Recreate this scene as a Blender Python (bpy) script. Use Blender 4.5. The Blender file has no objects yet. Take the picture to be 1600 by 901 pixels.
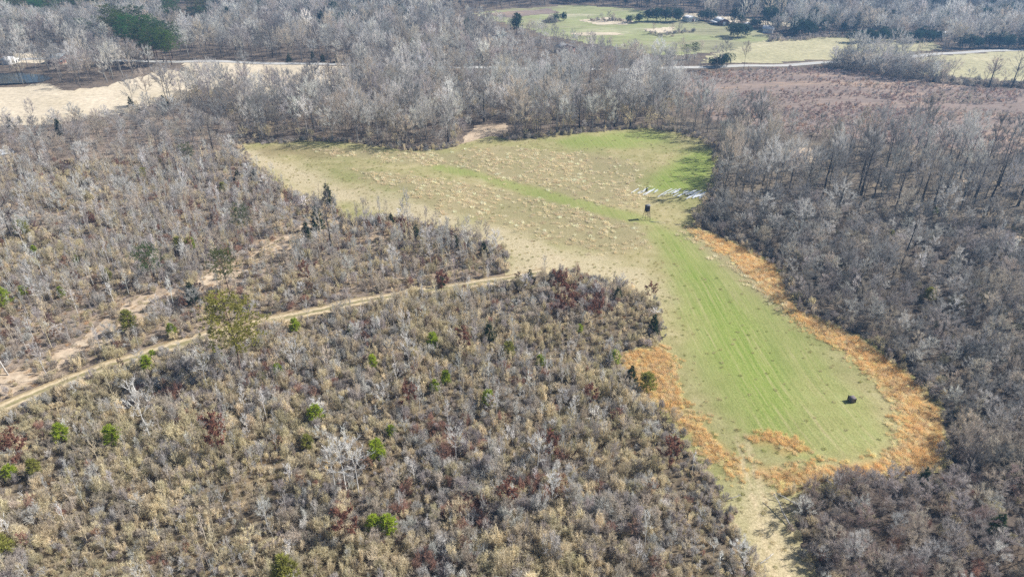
import bpy, math, random
import numpy as np
from mathutils import Vector

R = math.radians
rng = np.random.default_rng(7)
scene = bpy.context.scene
COL = scene.collection

# ------------------------------------------------------------------ camera
CAM_H, PITCH, FPX = 92.0, R(29.4), 1067.0          # drone height, pitch below the horizon, focal length at 1600 px
cam_data = bpy.data.cameras.new('camera')
cam_data.sensor_width = 36.0
cam_data.lens = 36.0 * FPX / 1600.0
cam_data.clip_start = 0.5
cam_data.clip_end = 12000.0
cam = bpy.data.objects.new('camera', cam_data)
COL.objects.link(cam)
cam.location = (0, 0, CAM_H)
cam.rotation_euler = (math.pi / 2 - PITCH, 0, 0)
scene.camera = cam

# ------------------------------------------------------------------ sky, sun, exposure
SUN_EL, SUN_FROM_X = R(39), R(15)                   # the sun stands to the right and a little beyond the scene
sun_dir = Vector((math.cos(SUN_EL) * math.cos(SUN_FROM_X), math.cos(SUN_EL) * math.sin(SUN_FROM_X), math.sin(SUN_EL)))
world = bpy.data.worlds.new('World')
scene.world = world
world.use_nodes = True
wn, wl = world.node_tree.nodes, world.node_tree.links
wn.clear()
sky = wn.new('ShaderNodeTexSky')
sky.sky_type = 'NISHITA'
sky.sun_disc = False
sky.sun_elevation = SUN_EL
sky.sun_rotation = math.atan2(sun_dir.x, sun_dir.y)
sky.altitude = 100
sky.dust_density = 2.0
bg = wn.new('ShaderNodeBackground')
bg.inputs['Strength'].default_value = 0.062
wo = wn.new('ShaderNodeOutputWorld')
wl.new(sky.outputs[0], bg.inputs['Color'])
wl.new(bg.outputs[0], wo.inputs['Surface'])
sun_data = bpy.data.lights.new('sun', 'SUN')
sun_data.energy = 5.0
sun_data.angle = R(0.6)
sun_data.color = (1.0, 0.97, 0.925)
sun = bpy.data.objects.new('sun', sun_data)
sun.rotation_euler = sun_dir.to_track_quat('Z', 'Y').to_euler()
sun.location = (200, 60, 300)
COL.objects.link(sun)
scene.view_settings.view_transform = 'Standard'
scene.view_settings.look = 'None'
scene.view_settings.exposure = 0.71
scene.view_settings.gamma = 1.0
scene.view_settings.use_curve_mapping = False
scene.cycles.use_denoising = False
scene.cycles.max_bounces = 5
scene.cycles.diffuse_bounces = 2
scene.cycles.glossy_bounces = 2
scene.cycles.volume_bounces = 0
scene.cycles.transparent_max_bounces = 4
scene.cycles.use_adaptive_sampling = False

# ------------------------------------------------------------------ terrain and placing
def smooth(a, b, v):
    t = np.clip((np.asarray(v, float) - a) / (b - a), 0, 1)
    return t * t * (3 - 2 * t)

def hgt(x, y):
    x = np.asarray(x, float); y = np.asarray(y, float)
    near = 0.35 * np.sin(x / 17.0 + 0.6) * np.sin(y / 23.0) + 0.25 * np.sin(x / 9.0 + y / 13.0)
    far = 9.0 * smooth(480, 1000, y) + 4.0 * np.sin(x / 140.0 + 1.0) * smooth(450, 750, y) + 30 * smooth(1100, 2400, y)
    return near + far

CP, SP = math.cos(PITCH), math.sin(PITCH)
def at(px, py):
    """ground point under a pixel of the 1600 x 901 photograph"""
    px = np.asarray(px, float); py = np.asarray(py, float)
    dx = (px - 800) / FPX; dy = (450.5 - py) / FPX
    vy, vz = CP + dy * SP, -SP + dy * CP
    z = np.zeros_like(px + py)
    for _ in range(25):
        t = (z - CAM_H) / vz
        z = 0.5 * z + 0.5 * hgt(t * dx, t * vy)
    t = (z - CAM_H) / vz
    return t * dx, t * vy
def proj(x, y, z=None):
    z = hgt(x, y) if z is None else z
    dz = z - CAM_H
    f = y * CP - dz * SP; u = y * SP + dz * CP
    f = np.maximum(f, 1e-3)
    return 800 + FPX * x / f, 450.5 - FPX * u / f, f
def poly(pts):
    a = np.array(pts, float)
    x, y = at(a[:, 0], a[:, 1])
    return np.stack([x, y], 1)
def inside(P, x, y):
    x = np.asarray(x); y = np.asarray(y)
    r = np.zeros(x.shape, bool)
    n = len(P)
    for i in range(n):
        x0, y0 = P[i]; x1, y1 = P[(i + 1) % n]
        if y0 == y1: continue
        c = ((y0 > y) != (y1 > y)) & (x < (x1 - x0) * (y - y0) / (y1 - y0) + x0)
        r ^= c
    return r
def line_dist(P, x, y, closed=False):
    """distance to a polyline and the signed side / arc length of the nearest point"""
    best = np.full(np.shape(x), 1e9); side = np.zeros(np.shape(x)); arc = np.zeros(np.shape(x)); s = 0.0
    n = len(P) if closed else len(P) - 1
    for i in range(n):
        a, b = P[i], P[(i + 1) % len(P)]
        d = b - a; L = max(np.hypot(*d), 1e-6)
        t = np.clip(((x - a[0]) * d[0] + (y - a[1]) * d[1]) / L**2, 0, 1)
        ex, ey = x - (a[0] + t * d[0]), y - (a[1] + t * d[1])
        q = np.hypot(ex, ey)
        m = q < best
        best = np.where(m, q, best)
        side = np.where(m, (d[0] * ey - d[1] * ex) / L, side)
        arc = np.where(m, s + t * L, arc)
        s += L
    return best, side, arc
def sdist(P, x, y):
    """signed distance to a polygon edge, positive inside"""
    d = line_dist(P, x, y, True)[0]
    return np.where(inside(P, x, y), d, -d)
_tab = np.random.default_rng(3).random((256, 256))
def vnoise(x, y, s, seed=0):
    x = np.asarray(x) / s + seed * 17.3; y = np.asarray(y) / s + seed * 9.1
    xi = np.floor(x).astype(int); yi = np.floor(y).astype(int)
    fx = x - xi; fy = y - yi
    fx = fx * fx * (3 - 2 * fx); fy = fy * fy * (3 - 2 * fy)
    g = lambda i, j: _tab[i % 256, j % 256]
    return (g(xi, yi) * (1 - fx) + g(xi + 1, yi) * fx) * (1 - fy) + (g(xi, yi + 1) * (1 - fx) + g(xi + 1, yi + 1) * fx) * fy
def fbm(x, y, s, seed=0):
    return 0.55 * vnoise(x, y, s, seed) + 0.3 * vnoise(x, y, s / 2.1, seed + 1) + 0.15 * vnoise(x, y, s / 4.3, seed + 2)

# ------------------------------------------------------------------ the plan, read off the photograph as ground points
FIELD = poly([(375,226),(480,221),(560,225),(640,237),(700,233),(770,214),(800,220),(880,212),(960,204),(1010,201),(1060,208),(1100,222),(1118,240),
    (1116,272),(1104,302),(1088,330),(1082,352),(1112,366),(1162,388),(1207,412),(1228,450),(1244,484),(1292,503),(1345,530),(1395,565),(1435,600),
    (1464,640),(1476,690),(1468,735),(1400,745),(1330,745),(1280,758),(1245,768),(1232,790),(1245,850),(1268,905),(1290,960),(1200,960),(1190,900),(1168,850),(1140,790),
    (1100,722),(1070,685),(1040,645),(1000,615),(978,580),(968,553),(1000,545),(1034,535),(1040,505),(1024,470),(990,450),(940,438),(880,425),(820,424),
    (795,436),(790,395),(740,370),(650,345),(600,339),(540,345),(525,318),(470,308),(420,275),(390,250)])
PLOT = poly([(1000,338),(1040,352),(1082,372),(1130,418),(1190,468),(1250,520),(1330,598),(1385,655),(1400,690),(1350,712),(1260,716),(1190,698),(1120,650),(1082,590),(1062,520),(1046,450),(1020,380)])
PLOT_CORE = poly([(1020,348),(1060,368),(1110,420),(1170,480),(1230,550),(1260,640),(1240,690),(1190,680),(1130,620),(1092,540),(1066,450),(1038,390)])
PLOT_AXIS = poly([(1012,340),(1048,385),(1092,450),(1130,520),(1175,600),(1230,680),(1290,760)])
GREEN_FAR = poly([(1000,300),(1040,262),(1070,235),(1120,232),(1118,275),(1100,302),(1050,300)])
GREEN_TOP = poly([(860,220),(960,206),(1010,203),(1055,210),(1040,222),(960,232),(880,232)])
GREEN_LANE = poly([(690,262),(760,278),(830,298),(900,318),(960,334),(1010,345)])
TAN_BAND = poly([(385,240),(440,262),(520,300),(600,325),(700,345),(800,385),(880,412),(960,435),(1010,460)])
TUSSOCK_A = poly([(490,232),(600,236),(700,238),(790,230),(870,236),(960,242),(1010,262),(1000,330),(930,318),(820,290),(700,262),(600,255),(520,246)])
TUSSOCK_B = poly([(540,262),(640,270),(720,282),(830,305),(940,335),(1010,352),(1028,388),(960,395),(860,378),(760,352),(680,325),(590,290)])
TUSSOCK_C = poly([(1030,355),(1085,362),(1160,398),(1215,445),(1240,485),(1215,490),(1150,440),(1085,388)])
TRACK = poly([(-160,700),(-60,665),(0,640),(60,612),(140,581),(200,562),(280,540),(340,521),(400,504),(480,490),(560,472),(640,458),(720,447),(800,434),(860,424)])
TRACK_EXIT = poly([(1150,640),(1160,690),(1172,735),(1190,790),(1205,850),(1222,905),(1240,960)])
CLEAR = [poly([(-150,612),(0,582),(60,562),(115,540),(145,512),(175,483),(218,460),(285,450),(284,467),(240,490),(205,520),(155,548),(90,580),(0,628),(-150,680)]),
         poly([(304,440),(338,416),(393,392),(440,370),(478,358),(482,372),(452,391),(412,409),(372,431),(330,453)]),
         poly([(470,352),(525,340),(540,350),(500,372),(470,372)]),
         poly([(740,196),(790,192),(800,205),(770,218),(735,226),(715,228)])]
ORANGE = [poly([(1082,358),(1112,366),(1162,388),(1207,412),(1228,448),(1238,478),(1205,462),(1170,425),(1130,395),(1092,372)]),
          poly([(1240,486),(1292,503),(1345,530),(1395,565),(1435,600),(1464,640),(1476,690),(1466,735),(1405,742),(1330,745),(1275,757),(1215,757),(1185,745),(1182,728),(1240,738),(1330,726),(1400,712),(1422,680),(1400,620),(1350,575),(1300,535),(1262,508)]),
          poly([(968,553),(1000,546),(1030,542),(1048,562),(1052,600),(1075,640),(1110,685),(1150,715),(1165,742),(1140,735),(1085,690),(1040,645),(1000,612),(978,582)]),
          poly([(1168,682),(1200,674),(1240,684),(1262,704),(1225,706),(1190,696)])]
FAR_TAN = poly([(-200,140),(0,137),(40,133),(75,129),(110,140),(170,133),(225,116),(260,104),(300,112),(312,124),(300,152),(200,178),(100,192),(0,198),(-200,205)])
FAR_STRIP = poly([(280,97),(420,100),(560,103),(545,140),(420,150),(320,140)])
FAR_GREEN = poly([(730,21),(800,13),(870,8),(940,9),(1000,14),(1060,30),(1130,38),(1200,46),(1205,62),(1140,82),(1060,90),(980,80),(900,66),(850,56),(790,40)])
FAR_PALE = poly([(1085,100),(1130,68),(1200,60),(1290,57),(1400,62),(1470,66),(1475,78),(1400,88),(1290,95),(1180,100)])
FAR_RIGHT = poly([(1420,90),(1480,85),(1600,79),(1760,72),(1760,128),(1600,130),(1500,125),(1430,116)])
FAR_BARN = [poly([(1062,20),(1100,21),(1098,34),(1062,34)]), poly([(1114,24),(1160,27),(1158,36),(1112,34)]), poly([(1164,30),(1240,36),(1240,44),(1164,38)]), poly([(1150,-4),(1260,-4),(1260,3),(1180,5)]),
            poly([(15,82),(110,84),(110,102),(10,100)])]
BROWN = poly([(1055,122),(1095,112),(1180,108),(1290,103),(1400,120),(1500,132),(1600,138),(1800,145),(1800,258),(1600,242),(1450,232),(1300,218),(1200,206),(1110,186),(1075,165),(1060,145)])
POND = poly([(-160,118),(0,116),(30,115.5),(62,117),(84,122),(66,129),(30,132),(-160,139)])
ROAD = poly([(-220,90),(100,93),(300,96.5),(540,101),(720,106),(870,109),(990,109),(1095,106),(1290,98.5),(1380,92),(1470,84),(1600,78),(1800,70)])
YARD = [poly([(1485,266),(1508,266),(1512,285),(1488,285)]), poly([(1395,372),(1600,365),(1640,372),(1600,378)]), poly([(1228,235),(1280,225),(1275,255),(1230,262)])]
FRONT = poly([(-220,690),(-60,672),(0,648),(60,620),(140,589),(200,570),(280,548),(340,529),(400,512),(480,497),(560,479),(640,465),(720,454),(795,441),(820,428),(880,428),(940,441),(985,454),(1020,475),(1034,505),
    (1030,532),(1000,542),(962,552),(972,585),(998,620),(1036,652),(1066,692),(1096,730),(1134,795),(1162,855),(1184,905),(1196,990),(-260,990)])
LEFT = poly([(-220,262),(0,258),(200,250),(330,240),(370,238),(388,255),(418,280),(468,312),(522,324),(538,349),(600,344),(650,349),(740,374),(788,398),(792,430),(720,441),(640,452),(560,466),(480,484),(400,498),(340,514),(280,533),(200,555),(140,574),(60,605),(0,632),(-220,690)])
YOUNG = poly([(1088,340),(1110,330),(1220,322),(1400,335),(1600,350),(1800,360),(1800,760),(1500,760),(1476,735),(1484,690),(1470,640),(1441,600),(1400,562),(1348,526),(1294,498),(1250,480),(1236,450),(1213,410),(1165,384),(1115,362),(1090,350)])
BOTTOM = poly([(1240,775),(1285,760),(1332,748),(1400,748),(1470,740),(1500,748),(1800,745),(1800,990),(1300,990),(1275,905),(1252,850)])
RIGHT_TALL = poly([(1122,245),(1104,222),(1062,205),(1040,198),(1050,178),(1110,192),(1200,212),(1300,222),(1450,236),(1600,246),(1800,262),(1800,362),(1600,352),(1400,337),(1220,324),(1112,330),(1108,302),(1120,272)])
LEFT_STRIP = poly([(-220,200),(0,197),(120,192),(300,170),(360,180),(375,225),(368,236),(330,238),(200,248),(0,256),(-220,262)])
TREE_ROW = poly([(1285,108),(1320,95),(1400,106),(1480,122),(1475,134),(1400,126),(1330,114)])
TREE_ROW_THIN = poly([(1470,122),(1600,132),(1780,140),(1780,147),(1600,139),(1470,131)])
PINE_WOOD = [poly([(-80,6),(60,-8),(235,-10),(240,16),(200,30),(120,38),(60,40),(0,40),(-80,42)]), poly([(255,8),(330,6),(335,44),(300,56),(262,48)]), poly([(165,62),(200,58),(275,84),(280,108),(230,104),(190,84)])]
OPEN = [FAR_TAN, FAR_STRIP, FAR_GREEN, FAR_PALE, FAR_RIGHT, BROWN, POND, FIELD] + FAR_BARN + YARD + CLEAR + PINE_WOOD

# ------------------------------------------------------------------ helpers
def mat(name, build):
    m = bpy.data.materials.new(name)
    m.use_nodes = True
    nt = m.node_tree
    nt.nodes.clear()
    out = nt.nodes.new('ShaderNodeOutputMaterial')
    build(nt, out)
    return m
class N:
    """small wrapper to wire shader nodes"""
    def __init__(s, nt): s.nt = nt
    def new(s, t, **kw):
        n = s.nt.nodes.new(t)
        for k, v in kw.items(): setattr(n, k, v)
        return n
    def link(s, a, b): s.nt.links.new(a, b)
    def noise(s, vec, scale, detail=4, rough=0.6):
        n = s.new('ShaderNodeTexNoise')
        n.inputs['Scale'].default_value = scale; n.inputs['Detail'].default_value = detail; n.inputs['Roughness'].default_value = rough
        if vec is not None: s.link(vec, n.inputs['Vector'])
        return n.outputs['Fac']
    def ramp(s, fac, stops):
        n = s.new('ShaderNodeValToRGB')
        e = n.color_ramp.elements
        while len(e) < len(stops): e.new(0.5)
        for k, (p, c) in enumerate(stops):
            e[k].position = p; e[k].color = (*c, 1) if len(c) == 3 else c
        s.link(fac, n.inputs[0])
        return n.outputs[0]
    def mix(s, fac, a, b, mode='MIX'):
        n = s.new('ShaderNodeMix', data_type='RGBA', blend_type=mode)
        for sock, v in ((n.inputs[0], fac), (n.inputs[6], a), (n.inputs[7], b)):
            if hasattr(v, 'is_linked'): s.link(v, sock)
            elif isinstance(v, (int, float)): sock.default_value = v
            else: sock.default_value = (*v, 1)
        return n.outputs[2]
    def math(s, op, a, b=None, clamp=False):
        n = s.new('ShaderNodeMath', operation=op, use_clamp=clamp)
        for k, v in enumerate((a, b)):
            if v is None: continue
            if hasattr(v, 'is_linked'): s.link(v, n.inputs[k])
            else: n.inputs[k].default_value = v
        return n.outputs[0]
    def attr(s, name, kind='GEOMETRY'):
        return s.new('ShaderNodeAttribute', attribute_name=name, attribute_type=kind)
    def coords(s): return s.new('ShaderNodeTexCoord').outputs['Object']
    def scaled(s, vec, sx, sy, sz=1.0, rot=0.0):
        n = s.new('ShaderNodeMapping'); n.inputs['Scale'].default_value = (sx, sy, sz); n.inputs['Rotation'].default_value = (0, 0, rot)
        s.link(vec, n.inputs['Vector']); return n.outputs[0]
    def diffuse(s, out, col, bump=None, bstr=0.3, bdist=0.2):
        d = s.new('ShaderNodeBsdfDiffuse')
        if hasattr(col, 'is_linked'): s.link(col, d.inputs['Color'])
        else: d.inputs['Color'].default_value = (*col, 1)
        if bump is not None:
            b = s.new('ShaderNodeBump'); b.inputs['Strength'].default_value = bstr; b.inputs['Distance'].default_value = bdist
            s.link(bump, b.inputs['Height']); s.link(b.outputs[0], d.inputs['Normal'])
        s.link(d.outputs[0], out.inputs['Surface'])
        return d

def plant_mat(name, gain=1.0, noise_amp=0.35, translucent=0.0):
    """bark, twigs, needles and grass: each plant's own colour (tint) times a little grain"""
    def b(nt, out):
        n = N(nt)
        t = n.attr('tint', 'INSTANCER').outputs['Color']
        f = n.noise(n.coords(), 1.7, 2)
        k = n.math('MULTIPLY_ADD', f, 2 * noise_amp * gain); k.node.inputs[2].default_value = gain * (1 - noise_amp)
        v = n.new('ShaderNodeVectorMath', operation='SCALE')
        n.link(t, v.inputs[0]); n.link(k, v.inputs['Scale'])
        d = n.diffuse(out, v.outputs[0])
        if translucent:
            tr = n.new('ShaderNodeBsdfTranslucent'); n.link(v.outputs[0], tr.inputs['Color'])
            ms = n.new('ShaderNodeMixShader'); ms.inputs[0].default_value = translucent
            n.link(d.outputs[0], ms.inputs[1]); n.link(tr.outputs[0], ms.inputs[2]); n.link(ms.outputs[0], out.inputs['Surface'])
    return mat(name, b)
M_TWIG = plant_mat('twig', 1.3, 0.3, 0.35)
M_BARK = plant_mat('bark', 0.55)
M_PALEBARK = plant_mat('pale_bark', 0.95)
M_LEAF = plant_mat('foliage', 1.15, 0.4, 0.4)
M_GRASS = plant_mat('dry_grass_blade', 1.15, 0.25, 0.42)
M_PBARK = mat('pine_bark', lambda nt, out: N(nt).diffuse(out, N(nt).ramp(N(nt).noise(N(nt).coords(), 6.0), [(0.3, (0.09, 0.06, 0.045)), (0.7, (0.2, 0.14, 0.11))])))

def mesh_from(name, V, F, mats, mi=None, sm=False):
    me = bpy.data.meshes.new(name)
    V = np.asarray(V, np.float32).reshape(-1, 3)
    sizes = np.array([len(f) for f in F], np.int32) if not isinstance(F, np.ndarray) else np.full(len(F), F.shape[1], np.int32)
    flat = np.concatenate([np.asarray(f, np.int32) for f in F]) if not isinstance(F, np.ndarray) else F.astype(np.int32).ravel()
    me.vertices.add(len(V)); me.vertices.foreach_set('co', V.ravel())
    me.loops.add(len(flat)); me.loops.foreach_set('vertex_index', flat)
    me.polygons.add(len(sizes))
    st = np.zeros(len(sizes), np.int32); st[1:] = np.cumsum(sizes)[:-1]
    me.polygons.foreach_set('loop_start', st)
    for m in (mats if isinstance(mats, (list, tuple)) else [mats]): me.materials.append(m)
    if mi is not None: me.polygons.foreach_set('material_index', np.asarray(mi, np.int32))
    me.update(calc_edges=True)
    me.validate()
    if sm: me.shade_smooth()
    return me
class MB:
    def __init__(s): s.V = []; s.F = []; s.n = 0
    def add(s, V, F):
        V = np.asarray(V, float)
        s.V.append(V); s.F += [tuple(int(i) + s.n for i in f) for f in F]; s.n += len(V)
    def tube(s, P, r, k=5):
        P = np.asarray(P, float); m = len(P)
        V = []
        for i in range(m):
            d = P[min(i + 1, m - 1)] - P[max(i - 1, 0)]; d /= np.linalg.norm(d) + 1e-9
            a = np.cross(d, (0.31, 0.9, 0.17)); a /= np.linalg.norm(a) + 1e-9; b = np.cross(d, a)
            for j in range(k):
                w = 2 * math.pi * j / k
                V.append(P[i] + r[i] * (math.cos(w) * a + math.sin(w) * b))
        F = [(i * k + j, i * k + (j + 1) % k, (i + 1) * k + (j + 1) % k, (i + 1) * k + j) for i in range(m - 1) for j in range(k)]
        F.append(tuple(range((m - 1) * k, m * k)))
        F.append(tuple(range(k - 1, -1, -1)))
        s.add(V, F)
    def blades(s, S, E, w, g):
        """thin tapering blades from S to E (twigs, needles, grass)"""
        S = np.asarray(S, float); E = np.asarray(E, float)
        d = E - S
        q = np.cross(d, g.normal(size=d.shape)); q /= np.linalg.norm(q, axis=1, keepdims=True) + 1e-9
        q *= np.broadcast_to(np.asarray(w, float), (len(S),))[:, None] / 2
        V = np.stack([S - q, S + q, E], 1).reshape(-1, 3)
        i = np.arange(len(S)) * 3
        s.add(V, list(zip(i, i + 1, i + 2)))
    def box(s, c, d, ax=None):
        c = np.asarray(c, float); h = np.asarray(d, float) / 2
        V = np.array([(sx * h[0], sy * h[1], sz * h[2]) for sz in (-1, 1) for sy in (-1, 1) for sx in (-1, 1)])
        if ax is not None: V = V @ np.asarray(ax, float)
        s.add(V + c, [(0, 2, 3, 1), (4, 5, 7, 6), (0, 1, 5, 4), (2, 6, 7, 3), (0, 4, 6, 2), (1, 3, 7, 5)])
    def beam(s, a, b, w):
        a = np.asarray(a, float); b = np.asarray(b, float)
        s.tube([a, b], [w * 0.7, w * 0.7], 4)
    def mesh(s, name, m, sm=False): return mesh_from(name, np.concatenate(s.V), s.F, m, None, sm)
def link(name, me, parent=None, **props):
    o = bpy.data.objects.new(name, me)
    COL.objects.link(o)
    if parent is not None: o.parent = parent
    for k, v in props.items(): o[k] = v
    return o
def joined(name, parts):
    """one mesh out of (MB, material) pairs, for the uncountable masses"""
    V, F, mi, n, mats = [], [], [], 0, []
    for mb, m in parts:
        if m not in mats: mats.append(m)
        v = np.concatenate(mb.V); V.append(v)
        F += [tuple(i + n for i in f) for f in mb.F]; mi += [mats.index(m)] * len(mb.F); n += len(v)
    return mesh_from(name, np.concatenate(V), F, mats, mi)

# ------------------------------------------------------------------ ground
def axis(lo, hi, step, far, grow=1.18):
    a = list(np.arange(lo, hi + step, step)); s = step
    while a[-1] < far: s *= grow; a.append(a[-1] + s)
    s = step; b = []
    v = a[0]
    while v > -far: s *= grow; v -= s; b.append(v)
    return np.array(b[::-1] + a)
def grid_mesh(name, xs, ys, m, zoff=0.0, keep=None, attrs=None, jitter=0.0):
    X, Y = np.meshgrid(xs, ys)
    x, y = X.ravel(), Y.ravel()
    if jitter:
        x = x + rng.uniform(-jitter, jitter, x.shape); y = y + rng.uniform(-jitter, jitter, y.shape)
    nx, ny = len(xs), len(ys)
    i = (np.arange(ny - 1)[:, None] * nx + np.arange(nx - 1)[None, :]).ravel()
    F = np.stack([i, i + 1, i + nx + 1, i + nx], 1)
    if keep is not None:
        k = keep(x, y)
        F = F[k[F].all(axis=1)]
        used = np.unique(F); remap = np.full(len(x), -1); remap[used] = np.arange(len(used))
        F = remap[F]; x, y = x[used], y[used]
    me = mesh_from(name, np.stack([x, y, hgt(x, y) + zoff], 1), F, m, None, True)
    for an, fn in (attrs or {}).items():
        v = fn(x, y)
        if v.ndim == 2:
            a = me.attributes.new(an, 'FLOAT_COLOR', 'POINT'); a.data.foreach_set('color', np.concatenate([v, np.ones((len(v), 1))], 1).astype(np.float32).ravel())
        else:
            a = me.attributes.new(an, 'FLOAT', 'POINT'); a.data.foreach_set('value', v.astype(np.float32))
    return me

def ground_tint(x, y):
    """soil and leaf litter by zone, darkened in the right woods to deepen shade"""
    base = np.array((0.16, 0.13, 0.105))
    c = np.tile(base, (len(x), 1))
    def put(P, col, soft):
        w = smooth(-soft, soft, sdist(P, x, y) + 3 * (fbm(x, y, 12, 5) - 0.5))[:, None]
        c[:] = c * (1 - w) + np.array(col) * w
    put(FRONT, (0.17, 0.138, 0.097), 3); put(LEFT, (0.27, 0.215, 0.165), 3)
    put(YOUNG, (0.115, 0.097, 0.08), 3); put(BOTTOM, (0.115, 0.094, 0.078), 3); put(RIGHT_TALL, (0.17, 0.145, 0.115), 4)  # the darkest tones put some of the tree shade into the litter colour
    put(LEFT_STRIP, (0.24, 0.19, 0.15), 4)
    return c
def b_ground(nt, out):
    n = N(nt); co = n.coords()
    t = n.attr('soil').outputs['Color']
    a = n.ramp(n.noise(co, 0.09, 5), [(0.3, (0.62, 0.6, 0.58)), (0.5, (1, 1, 1)), (0.72, (1.45, 1.35, 1.15))])
    b = n.ramp(n.noise(co, 0.9, 6, 0.7), [(0.3, (0.55, 0.55, 0.55)), (0.7, (1.4, 1.4, 1.4))])
    n.diffuse(out, n.mix(1.0, n.mix(1.0, t, a, 'MULTIPLY'), b, 'MULTIPLY'), n.noise(co, 1.2, 5), 0.6, 0.5)
M_GROUND = mat('leaf_litter', b_ground)
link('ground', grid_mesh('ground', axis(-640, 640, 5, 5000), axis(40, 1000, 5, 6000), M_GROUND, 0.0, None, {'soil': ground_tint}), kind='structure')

def field_green(x, y):
    nz = fbm(x, y, 9, 2) - 0.5
    g = 0.55 * smooth(-3, 4, sdist(PLOT, x, y) + 5 * nz) + 0.45 * smooth(-2, 9, sdist(PLOT_CORE, x, y) + 7 * nz)
    g = np.maximum(g, 1.0 * smooth(-4, 6, sdist(GREEN_FAR, x, y) + 6 * nz))
    g = np.maximum(g, 0.75 * smooth(-5, 5, sdist(GREEN_TOP, x, y) + 9 * nz))
    d = line_dist(GREEN_LANE, x, y)[0]
    g = np.maximum(g, 0.6 * smooth(5.5, 1.5, d + 4 * nz))
    return g
ENTRY = poly([(860, 414)])[0]
def field_tan(x, y):
    d = line_dist(TAN_BAND, x, y)[0]
    e, _, a = line_dist(TRACK_EXIT, x, y)
    return np.maximum(0.85 * np.clip(smooth(14, 1, d + 15 * (fbm(x, y, 10, 8) - 0.5)), 0, 1), np.maximum(0.38 * smooth(9, 4, e + 8 * (fbm(x, y, 5, 18) - 0.5)) * smooth(16, 24, a), smooth(16, 3, np.hypot((x - ENTRY[0]) * 0.7, y - ENTRY[1]) + 14 * (fbm(x, y, 7, 28) - 0.5))))
def field_tuss(x, y):
    w = np.zeros(len(x))
    for P in (TUSSOCK_A, TUSSOCK_B, TUSSOCK_C): w = np.maximum(w, smooth(-3, 4, sdist(P, x, y) + 10 * (fbm(x, y, 11, 4) - 0.5)))
    return w * (1 - 0.8 * smooth(5, 2, line_dist(GREEN_LANE, x, y)[0]))
def field_orange(x, y):
    w = np.zeros(len(x))
    for P in ORANGE: w = np.maximum(w, smooth(-1.2, 1.5, sdist(P, x, y) + 3.0 * (fbm(x, y, 5, 6) - 0.5)))
    return w
DAMP = poly([(380,229),(430,226),(500,230),(540,238),(500,246),(430,245),(395,240)])
def field_damp(x, y): return 0.8 * smooth(-4, 5, sdist(DAMP, x, y) + 12 * (fbm(x, y, 9, 44) - 0.5))
def b_field(nt, out):
    n = N(nt); co = n.coords()
    big = n.noise(co, 0.035, 4); mid = n.noise(co, 0.22, 5, 0.65); fine = n.noise(co, 1.6, 5, 0.7)
    tan = n.ramp(mid, [(0.28, (0.255, 0.23, 0.105)), (0.48, (0.34, 0.295, 0.15)), (0.72, (0.43, 0.37, 0.22))])
    olive = n.ramp(mid, [(0.3, (0.205, 0.215, 0.08)), (0.7, (0.31, 0.29, 0.135))])
    base = n.mix(n.ramp(big, [(0.38, (0, 0, 0)), (0.62, (1, 1, 1))]), tan, olive)
    pale = n.ramp(fine, [(0.3, (0.37, 0.31, 0.19)), (0.7, (0.53, 0.45, 0.31))])
    base = n.mix(n.attr('pale').outputs['Fac'], base, pale)
    base = n.mix(n.math('MULTIPLY', n.attr('rough').outputs['Fac'], 0.6), base, n.ramp(fine, [(0.3, (0.20, 0.17, 0.10)), (0.7, (0.36, 0.30, 0.18))]))
    base = n.mix(n.attr('damp').outputs['Fac'], base, n.ramp(mid, [(0.3, (0.20, 0.165, 0.085)), (0.7, (0.30, 0.245, 0.13))]))
    # mown rows: streaks that run along the strip's own axis
    cu = n.new('ShaderNodeCombineXYZ'); n.link(n.attr('across').outputs['Fac'], cu.inputs[0]); n.link(n.attr('along').outputs['Fac'], cu.inputs[1])
    row = n.noise(n.scaled(cu.outputs[0], 1.1, 0.03), 1.0, 6, 0.78)
    green = n.ramp(row, [(0.32, (0.095, 0.155, 0.03)), (0.44, (0.17, 0.24, 0.05)), (0.54, (0.24, 0.28, 0.08)), (0.64, (0.35, 0.325, 0.16))])
    green = n.mix(n.ramp(fine, [(0.35, (0, 0, 0)), (0.75, (0.5, 0.5, 0.5))]), green, (0.27, 0.30, 0.095))
    g = n.math('ADD', n.attr('green').outputs['Fac'], n.math('MULTIPLY', n.math('SUBTRACT', mid, 0.5), 0.6))
    g = n.math('MULTIPLY', g, n.math('GREATER_THAN', n.attr('green').outputs['Fac'], 0.01), True)
    col = n.mix(g, base, green)
    col = n.mix(n.math('MULTIPLY', n.attr('orange').outputs['Fac'], 0.7), col, n.ramp(mid, [(0.3, (0.33, 0.21, 0.09)), (0.7, (0.50, 0.32, 0.14))]))
    col = n.mix(n.attr('worn').outputs['Fac'], col, n.ramp(fine, [(0.3, (0.40, 0.33, 0.19)), (0.7, (0.56, 0.46, 0.30))]))
    # dung, clods and tufts: sparse dark flecks
    v = n.new('ShaderNodeTexVoronoi'); v.inputs['Scale'].default_value = 0.55; n.link(co, v.inputs['Vector'])
    fl = n.math('MULTIPLY', n.math('LESS_THAN', v.outputs['Distance'], 0.17), n.math('GREATER_THAN', n.noise(co, 0.3, 2), 0.55))
    col = n.mix(n.math('MULTIPLY', fl, 0.28), col, (0.12, 0.115, 0.05))
    tex = n.noise(co, 3.2, 4, 0.75)
    col = n.mix(1.0, col, n.ramp(tex, [(0.3, (0.68, 0.66, 0.62)), (0.5, (1, 1, 1)), (0.72, (1.28, 1.27, 1.25))]), 'MULTIPLY')
    n.diffuse(out, col, fine, 0.5, 0.25)
M_FIELD = mat('meadow_turf', b_field)
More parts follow.
